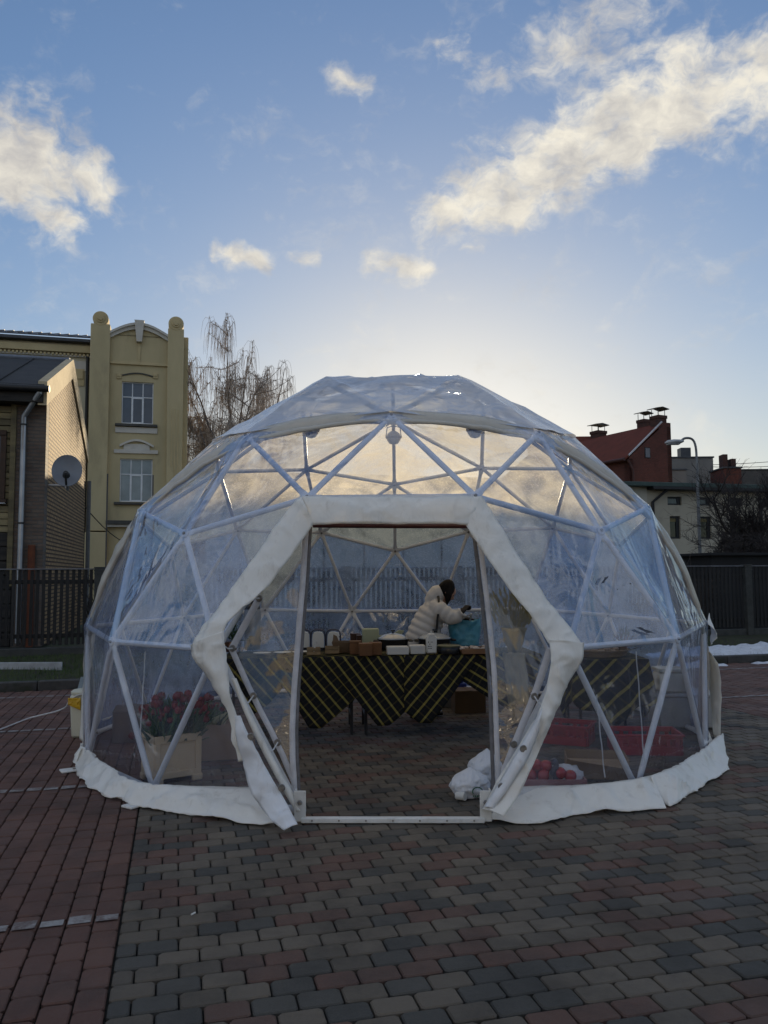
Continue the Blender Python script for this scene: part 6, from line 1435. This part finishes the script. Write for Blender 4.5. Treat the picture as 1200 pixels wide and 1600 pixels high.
for s0, e0, w0 in ((shN, elb, wri), (shF, elbF, wriF)): g.tube([lerp(s0, sh, .3), s0, lerp(s0, e0, .5), e0, lerp(e0, w0, .4), w0], [.06, .058, .05, .042, .040, .028], 10)
hd_ax = _n(wv((.72, 0, -.62))); hup = _n(np.cross(hd_ax, (0, -1, 0))); hup = hup if hup[2] > 0 else -hup
def hpnt(f, u, s_=0.0): return headc+hd_ax*f+hup*u+wv((0, s_, 0))
g.tube([hpnt(-.075, .0), hpnt(-.06, .0), hpnt(-.02, 0), hpnt(.03, 0), hpnt(.065, -.01), hpnt(.085, -.015)], [(.03, .03), (.075, .062), (.105, .075), (.10, .07), (.075, .055), (.03, .025)], 16, ref=hup)
g.tube([hpnt(.07, .02), hpnt(.105, -.012), hpnt(.085, -.03)], [.010, .016, .012], 8)          # nose
g.tube([hpnt(.03, -.08), hpnt(.07, -.088), hpnt(.085, -.075)], [.03, .026, .012], 8)        # chin
g.tube([hpnt(.08, -.052, -.02), hpnt(.09, -.052, 0), hpnt(.08, -.052, .02)], .008, 6)         # mouth
for s_ in (-1, 1): g.tube([hpnt(-.005, .01, s_*.07), hpnt(-.01, -.01, s_*.082), hpnt(-.005, -.03, s_*.074)], [.010, .016, .008], 6)   # ears
body = fuse(g, 'body', SKIN, person, .011, 3)
for s_ in (-1, 1):
    g = MB(); g.lathe(hpnt(.078, .018, s_*.028), [(.002, -.010), (.010, -.005), (.011, 0), (.007, .008)], 10, (hup, (0, 1, 0), hd_ax)); g.build('eye', pm('eye_dark', (.03, .02, .015), None, 5, .2), body)
# trousers and boots
g = MB()
for hp2, dx in ((hipL, -.03), (hipR, .06)):
    kn = wv((hip[0]+dx+.02, hp2[1], hz_*.54)); an = wv((hip[0]+dx-.02, hp2[1], .13)); g.tube([hp2+EZ*.04, lerp(hp2, kn, .5), kn, lerp(kn, an, .4), an], [.115, .102, .080, .078, .065], 12, ref=(1, 0, 0))
fuse(g, 'trousers', TROU, person, .014)
for hp2, dx in ((hipL, -.03), (hipR, .06)):
    an = wv((hip[0]+dx-.02, hp2[1], .10)); g = MB(); g.tube([an+EZ*.08, an, an+EZ*-.05], [.065, .066, .062], 12, ref=(1, 0, 0)); g.tube([an+wv((-.075, 0, -.055)), an+wv((.0, 0, -.045)), an+wv((.12, 0, -.058)), an+wv((.205, 0, -.068))], [(.04, .05), (.055, .055), (.038, .056), (.024, .042)], 12, ref=(0, 0, 1)); fuse(g, 'boot', BLK, person, .012)
# coat: quilted tubes, fused
def quilt(path, rad, per, amp, n=14, ref=None):
    P = resample(smooth_path(path, 2), 44); L = np.cumsum([0]+[np.linalg.norm(P[i+1]-P[i]) for i in range(44)]); out = []
    for i in range(45):
        f = i/44*(len(rad)-1); j = min(int(f), len(rad)-2); a = rad[j][0]+(rad[j+1][0]-rad[j][0])*(f-j); b = rad[j][1]+(rad[j+1][1]-rad[j][1])*(f-j); k = amp*(abs(math.sin(math.pi*L[i]/per))-.5); out.append((a+k, b+k))
    return P, out
g = MB()
P, r_ = quilt([hip+wv((-.06, 0, -.24)), hip+wv((-.045, 0, -.06)), lerp(hip, sh, .33)+wv((-.03, 0, 0)), lerp(hip, sh, .75)+wv((-.02, 0, .01)), sh+wv((.01, 0, .01)), neck+wv((.0, 0, .0))], [(.185, .225), (.185, .225), (.175, .215), (.17, .22), (.15, .22), (.085, .10)], .075, .020); g.tube(P, r_, 20, ref=(1, 0, 0))
for s0, e0, w0 in ((shN, elb, wri), (shF, elbF, wriF)):
    P, r_ = quilt([lerp(s0, sh, .45), s0, lerp(s0, e0, .5), e0, lerp(e0, w0, .5), w0], [(.085, .09), (.092, .095), (.086, .086), (.08, .08), (.07, .07), (.05, .05)], .07, .016); g.tube(P, r_, 16)
hc = lerp(neck, headc, .25)+wv((-.055, 0, .02)); g.tube([hc+wv((-.10, 0, -.07)), hc+wv((-.05, 0, -.01)), hc+wv((.0, 0, .03)), hc+wv((.05, 0, .05))], [(.06, .09), (.085, .125), (.10, .125), (.085, .11)], 14, ref=(0, 0, 1))   # hood on the back
fuse(g, 'coat', COAT, person, .010, 3)
# hair
g = MB(); g.tube([hpnt(-.115, .01), hpnt(-.09, .01), hpnt(-.045, .02), hpnt(.0, .03), hpnt(.04, .045), hpnt(.062, .055)], [(.03, .03), (.085, .075), (.112, .092), (.112, .09), (.085, .075), (.04, .04)], 16, ref=hup)
for s_ in (-1, 1): g.tube([hpnt(.0, .04, s_*.06), hpnt(.03, -.01, s_*.082), hpnt(.06, -.06, s_*.07), hpnt(.085, -.11, s_*.05)], [.04, .038, .03, .012], 8)
fuse(g, 'hair', HAIR, person, .009, 3)
# gloved hands holding the bag handles: palm, four fingers closed round, thumb at the side
def hand(wr, dr, side, mt, nm):
    dr = _n(dr); sd_ = _n(np.cross(dr, EZ))*side; dn2 = _n(np.cross(dr, sd_)); dn2 = dn2 if dn2[2] < 0 else -dn2; g = MB()
    g.tube([wr-dr*.02, wr+dr*.03, wr+dr*.085], [(.026, .03), (.020, .042), (.016, .043)], 12, ref=dn2)
    for k in range(4):
        b = wr+dr*.082+sd_*(-.033+.022*k); l = (.030, .034, .032, .025)[k]; g.tube([b-dr*.02, b+dr*l*.6, b+dr*l+dn2*l*.7, b+dr*l*.5+dn2*l*1.35, b-dr*.004+dn2*l*1.3], [.010, .0105, .010, .0095, .008], 8)
    b = wr+dr*.025-sd_*.040; g.tube([b+sd_*.012, b-sd_*.012+dr*.022, b+dr*.052+dn2*.02-sd_*.008, b+dr*.066+dn2*.04+sd_*.008], [.013, .0125, .011, .009], 8)
    return fuse(g, nm, mt, person, .0055, 2)
hN = wri+wv((.02, .0, .0)); hand(wri, pp_(729, 948, -.2)-wri, 1, GLOVE, 'gloved_hand'); hand(wriF, wv((.9, -.1, -.1)), -1, GLOVE, 'gloved_hand')
# strap of a shoulder bag across the back
STR = pm('black_strap', (.012, .012, .012), None, 6, .6)
g = MB(); st_ = [neck+wv((-.04, -.05, .085)), sh+wv((.02, -.25, .05)), lerp(hip, sh, .55)+wv((.07, -.262, 0)), lerp(hip, sh, .25)+wv((.11, -.25, -.02)), hip+wv((.17, -.16, .02))]
g.tube(resample(smooth_path(st_, 2), 24), [(.006, .014)]*25, 6); g.build('strap', STR, person); g = MB(); g.box(hip+wv((.22, -.12, .0)), (.10, .16, .14), bev=.03); solo('shoulder_bag', g, STR, 'small black shoulder bag at the person\'s hip', 'bag')
# large blue bag
bb = gp(734, 1012, ZC)+TN*.30; s_ = mpp(bb); BLUE = pm('blue_bag', (.05, .25, .38), (.12, .36, .46), 5, .4, .6, 12); bag = thing('shopping_bag', 'large crinkled turquoise shopping bag on the table', 'bag', bb)
bw_, bh_ = 52*s_, 40*s_
g = MB(); g.grid(lambda u, v: bb+EZ*(.002+bh_*v+.02*v*nz((u*7, 1, 2), 1.0))+TD*(bw_/2*math.cos(u*6.2832)*(abs(math.cos(u*6.2832))**-.35 if abs(math.cos(u*6.2832)) > .05 else 1)*(.82+.14*v+.05*math.sin(v*3.1)))*(1+.05*nz((math.cos(u*6.28)*3, math.sin(u*6.28)*3, v*4), 1.2))+TN*(.14*math.sin(u*6.2832)*(1-.25*v))*(1+.25*nz((math.cos(u*6.28)*4, math.sin(u*6.28)*4, v*5), 1.0)), 56, 16); g.add([bb+TD*bw_*.4*a+TN*.10*b+EZ*.003 for a, b in ((-1, -1), (1, -1), (1, 1), (-1, 1))], [(0, 1, 2, 3)]); g.build('bag_body', BLUE, bag, True, 75, solid=.003)
hl = pp_(729, 946, -.22)
for dx, q in ((-.03, -.10), (.10, -.10)):
    pass
g = MB(); g.tube(smooth_path([bb+TD*(-bw_*.20)-TN*.10+EZ*bh_*.98, lerp(bb+TD*(-bw_*.20)-TN*.10+EZ*bh_, wri+wv((.085, 0, -.03)), .9), wri+wv((.10, 0, -.02)), lerp(bb+TD*(bw_*.12)-TN*.10+EZ*bh_, wri+wv((.10, 0, -.02)), .9), bb+TD*(bw_*.12)-TN*.10+EZ*bh_*.98], 2), [(.004, .013)]*65 if False else .009, 6); g.build('handle', CORD, bag)
g = MB(); g.tube(smooth_path([bb+TD*(-bw_*.20)+TN*.10+EZ*bh_*.95, wriF+wv((.09, .0, -.03)), wriF+wv((.10, 0, -.03)), bb+TD*(bw_*.12)+TN*.10+EZ*bh_*.95], 2), .009, 6); g.build('handle', CORD, bag)
